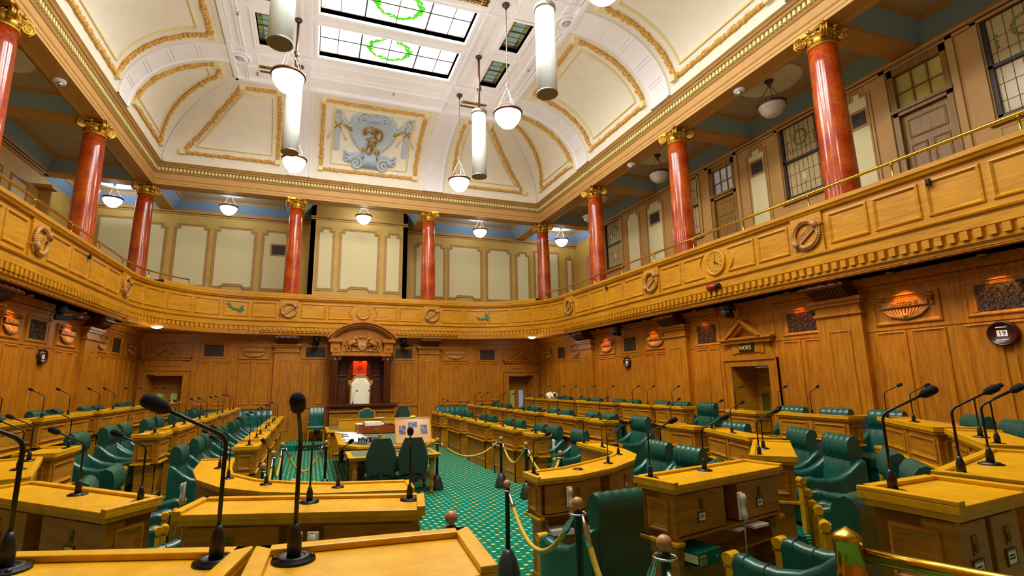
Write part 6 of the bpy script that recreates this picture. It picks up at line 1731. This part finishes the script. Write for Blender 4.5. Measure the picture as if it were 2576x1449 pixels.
# oval day calendars
def calendar(T, c, z, r, label):
    root = empty('day_calendar', (0,0,0), 0, label, 'calendar'); M = T @ Matrix.Translation((c,z,0)); dkw = bpy.data.materials.get('dark_polished_wood') or plain('dark_polished_wood','#3a1408',.25)
    g = G(); g.lathe([(r,0),(r,.06),(r*.95,.08),(r*.86,.085),(r*.82,.06),(.001,.06)],36,0,M); g.build('turned_case', dkw, root)
    g = G(); g.box((-r*.33,-r*.22,.06),(r*.33,r*.26,.064),0,M); g.build('date_card', PAP, root); text('19','date_numerals',INK,r*.5,M @ Matrix.Translation((0,r*.02,.065)),root,.001)
    for s, nm in ((.5,'weekday_strip'),(-.48,'month_strip')):
        g = G()
        for k in range(9): g.box((-r*.36+r*.08*k,r*s-r*.035,.06),(-r*.36+r*.08*k+r*.062,r*s+r*.035,.064),0,M)
        g.build(nm, PAP, root)
calendar(TRr,-4.37,2.69,.175,'large round day calendar reading 19 at the far right wall'); calendar(TRr,-13.29,2.67,.17,'small oval day calendar on the right wall under a vent'); calendar(TLl,13.22,2.68,.17,'oval day calendar reading 19 on the left wall')
# robotic cameras under the gallery
def ptz(x, y, z, ang, label, k=1.0):
    root = empty('robotic_camera', (x,y,z), ang, label, 'camera'); root.scale = (k,k,k)
    g = G(); g.lathe([(.09,.18),(.1,.1),(.1,.0),(.06,-.03)],14); g.box((-.12,-.04,-.02),(.12,.04,.12)); g.build('mount_head', BLK, root)
    g = G(); g.box((-.06,-.1,-.17),(.06,.2,-.04)); g.build('camera_body', BLK, root, bevel=.01); g = G(); g.lathe([(.045,0),(.045,.12),(.06,.14),(.06,.2),(.045,.2)],16,0,Matrix.Translation((0,.2,-.1)) @ Matrix.Rotation(-PI/2,4,'X')); g.build('lens', PLA, root)
    g = G(); g.tube([(-.12,-.02,.1),(-.2,-.1,.02),(-.2,-.12,-.12),(-.1,-.1,-.2)],.008,5); g.build('cable', BLK, root)
ptz(-5.12,13.05,3.62,-.9,'black robotic camera under the left gallery'); ptz(.12,19.5,3.63,PI-.6,"black robotic camera left of the speaker's canopy"); ptz(3.30,19.5,3.63,PI+.7,"black robotic camera right of the speaker's canopy"); ptz(8.75,8.9,3.63,PI/2+.5,'black robotic camera above the NOES doorway'); ptz(8.75,13.3,3.63,PI/2+.5,'black robotic camera on the right wall above the small calendar')
# dome lights
for x, y, l in ((-4.40,17.3,'lit white dome light under the gallery at back left corner'),(7.86,17.7,'lit white dome light under the gallery at back right corner')):
    root = empty('dome_light', (x,y,3.81), 0, l, 'ceiling light'); g = G(); g.lathe([(.17,0),(.17,-.02),(.15,-.025)],22); g.build('ring', WHT, root); g = G(); g.lathe([(.15,-.015),(.11,-.06),(.05,-.08),(.001,-.085)],22); g.build('dome', SHEB, root)
# gallery furniture tops
for i, (x, y, l) in enumerate(((-2.6,19.95,'wooden chair back behind the back balcony at left'),(-2.05,19.95,'second wooden chair back behind the back balcony at left'),(5.0,19.95,'wooden chair back right of the back centre column'),(5.45,19.95,'second wooden chair back right of the back centre column'),(-4.3,18.9,'wooden chair back at the left curve of the gallery'))):
    root = empty('gallery_chair', (x,y,4.2), 0, l, 'chair'); g = G(); g.tube([(-.2,0,1.1),(-.1,.05,1.13),(0,.06,1.14),(.1,.05,1.13),(.2,0,1.1)],.035,6)
    for k in range(-3,4): g.tube([(.06*k,.02,.5),(.06*k,.03,1.1)],.01,5)
    g.build('curved_back', WK, root); g = G(); g.box((-.2,-.2,.44),(.2,.2,.48)); g.build('seat', WK, root)
    for sx in (-.17,.17):
        for sy in (-.17,.17): g = G(); g.box((sx-.02,sy-.02,0),(sx+.02,sy+.02,.44)); g.build('leg', WK, root)
root = empty('draped_table', (6.6,20.9,4.2), 0, 'dark green draped tabletop behind the back right balcony', 'table'); g = G(); g.box((-.95,-.6,1.2),(.95,.3,1.24)); g.box((-.95,-.62,.9),(.95,-.6,1.24)); g.build('drape', plain('dark_drape','#0c1c18',.8), root); g = G(); g.box((-.8,-.5,0),(.8,.2,1.2)); g.build('table_body', WK, root); 
g = G(); g.box((-.5,-.3,1.24),(.8,.2,1.25)); g.build('white_sheet', PAP, root)
root = empty('press_chair', (-1.75,20.0,4.2), 0, 'black rounded chair back behind the back left balcony', 'chair'); g = G(); g.ball((0,0,1.0),.2,14,0,None,(1,.25,.9)); g.build('backrest', BLK, root); g = G(); g.lathe([(.2,.42),(.2,.48)],14); g.lathe([(.03,0),(.03,.42)],8); g.build('seat', BLK, root)
for x, y, l, s in ((10.3,18.2,'wooden pew end with knob in the right corner gallery',1),(-6.6,18.6,'wooden screen panel in the left corner gallery',-1)):
    root = empty('gallery_pew', (x,y,4.2), 0, l, 'pew'); g = G(); g.box((-.5,-.04,0),(.5,.04,1.35)); panel(g,TR((0,-.04,0),(1,0,0),(0,0,1),(0,-1,0)),-.42,.5,.42,1.25); g.build('end_panel', WG, root); g = G()
    g = G(); g.box((-.55,-.06,1.35),(.55,.06,1.4)); g.build('cap_rail', WG, root)
for i in range(2): 
    root = empty('gallery_bench_seat', (10.2+.0*i,17.2-.75*i,4.2), PI/2, 'green leather seat back in the right corner gallery, %s from the corner' % ORD[i], 'bench seat'); g = G(); g.box((-.32,-.05,.5),(.32,.06,1.25)); g.build('backrest', LEB, root, bevel=.04); g = G(); g.box((-.32,.06,.4),(.32,.5,.5)); g.box((-.3,.0,0),(.3,.45,.4)); g.build('seat', LEB, root)

# ------------------------------------------------------------------ lights
def area(x, y, z, sx, sy, e, col=(1,1,1), rot=(0,0,0)):
    l = bpy.data.lights.new('light','AREA'); l.shape = 'RECTANGLE'; l.size = sx; l.size_y = sy; l.energy = e; l.color = col
    o = bpy.data.objects.new('skylight_lamp', l); o.location = (x,y,z); o.rotation_euler = rot; COL.objects.link(o)
def point(x, y, z, e, col, r=.1):
    l = bpy.data.lights.new('light','POINT'); l.energy = e; l.color = col; l.shadow_soft_size = r
    o = bpy.data.objects.new('pendant_lamp', l); o.location = (x,y,z); COL.objects.link(o)
def spot(p, q, e, col, ang, blend=.4, r=.03):
    l = bpy.data.lights.new('light','SPOT'); l.energy = e; l.color = col; l.spot_size = math.radians(ang); l.spot_blend = blend; l.shadow_soft_size = r
    o = bpy.data.objects.new('downlight_lamp', l); o.location = p; d = Vector(q)-Vector(p); o.rotation_euler = d.to_track_quat('-Z','Y').to_euler(); COL.objects.link(o)
for k in range(3):
    for y in (14.15,12.21): area(1.76, y-4.55*k, CH+.1, 3.9, 1.3, 620, (1,.97,.92))
for x in (-.83,4.41):
    for y in (15.63,11.1,6.55,2.0): point(x,y,9.15,240,(1,.96,.92),.25)
for x, y in GLAMPS: point(x,y,9.15,75,(.86,.95,1),.12)
DL = [(8.78,y,3.74,'R') for y in (14.45,12.0,10.0,7.42,5.53,4.32)]+[(-5.17,y,3.74,'L') for y in (14.3,11.8,9.3)]
for x, y, z, s in DL:
    w = 9.05 if s == 'R' else -5.44
    hot = y in (14.45,10.0,7.42)
    spot((x,y,z),(w,y,2.75),58,(1,.22,.05) if hot else (1,.42,.1),62,.25)
    root = empty('downlight', (x,y,ZS-.13), 0, 'recessed downlight under the %s gallery, %s' % ('right' if s == 'R' else 'left', {14.45:'nearest the corner',12.0:'by the second pilaster',10.0:'left of the NOES doorway',7.42:'right of the NOES doorway',5.53:'over the GASCOGNE plaque',4.32:'over the wide vent',14.3:'by the first pilaster',11.8:'beyond the robotic camera',9.3:'nearest'}[y]), 'downlight')
    g = G(); g.lathe([(.07,.13),(.07,.06),(.06,.055),(.055,.13)],16); g.build('trim_ring', BRD, root); g = G(); g.lathe([(.05,.1),(.001,.1)],12); g.build('lamp_face', plain('amber_lamp','#ffb060',.3,emit='#ff9a40',es=3) if 'amber_lamp' not in bpy.data.materials else bpy.data.materials['amber_lamp'], root)
for dx in (-.2,.2): spot((CX+dx,19.2,3.05),(CX+dx*.5,19.45,2.6),26,(1,.25,.05),75,.5)
for x, y in ((-4.40,17.3),(7.86,17.7)): point(x,y,3.62,22,(1,.9,.7),.1)

cam = bpy.data.cameras.new('camera'); co = bpy.data.objects.new('camera', cam); COL.objects.link(co)
fw, rt, up = Vector([0.312698, 0.931344, 0.186595]), Vector([0.948366, -0.317111, -0.006499]), Vector([-0.053118, -0.178992, 0.982415])
co.matrix_world = Matrix(((rt.x,up.x,-fw.x,0),(rt.y,up.y,-fw.y,0),(rt.z,up.z,-fw.z,2.05),(0,0,0,1)))
cam.sensor_width = 36; cam.lens = 17.8899; cam.shift_x = 0.02779; cam.shift_y = -0.00032; cam.clip_start = .05; cam.clip_end = 200
SC.camera = co
SC.view_settings.view_transform = 'Standard'; SC.view_settings.look = 'None'; SC.view_settings.exposure = -.85
w = bpy.data.worlds.new('world'); SC.world = w; w.use_nodes = True
w.node_tree.nodes['Background'].inputs[0].default_value = (1,.93,.82,1); w.node_tree.nodes['Background'].inputs[1].default_value = .25
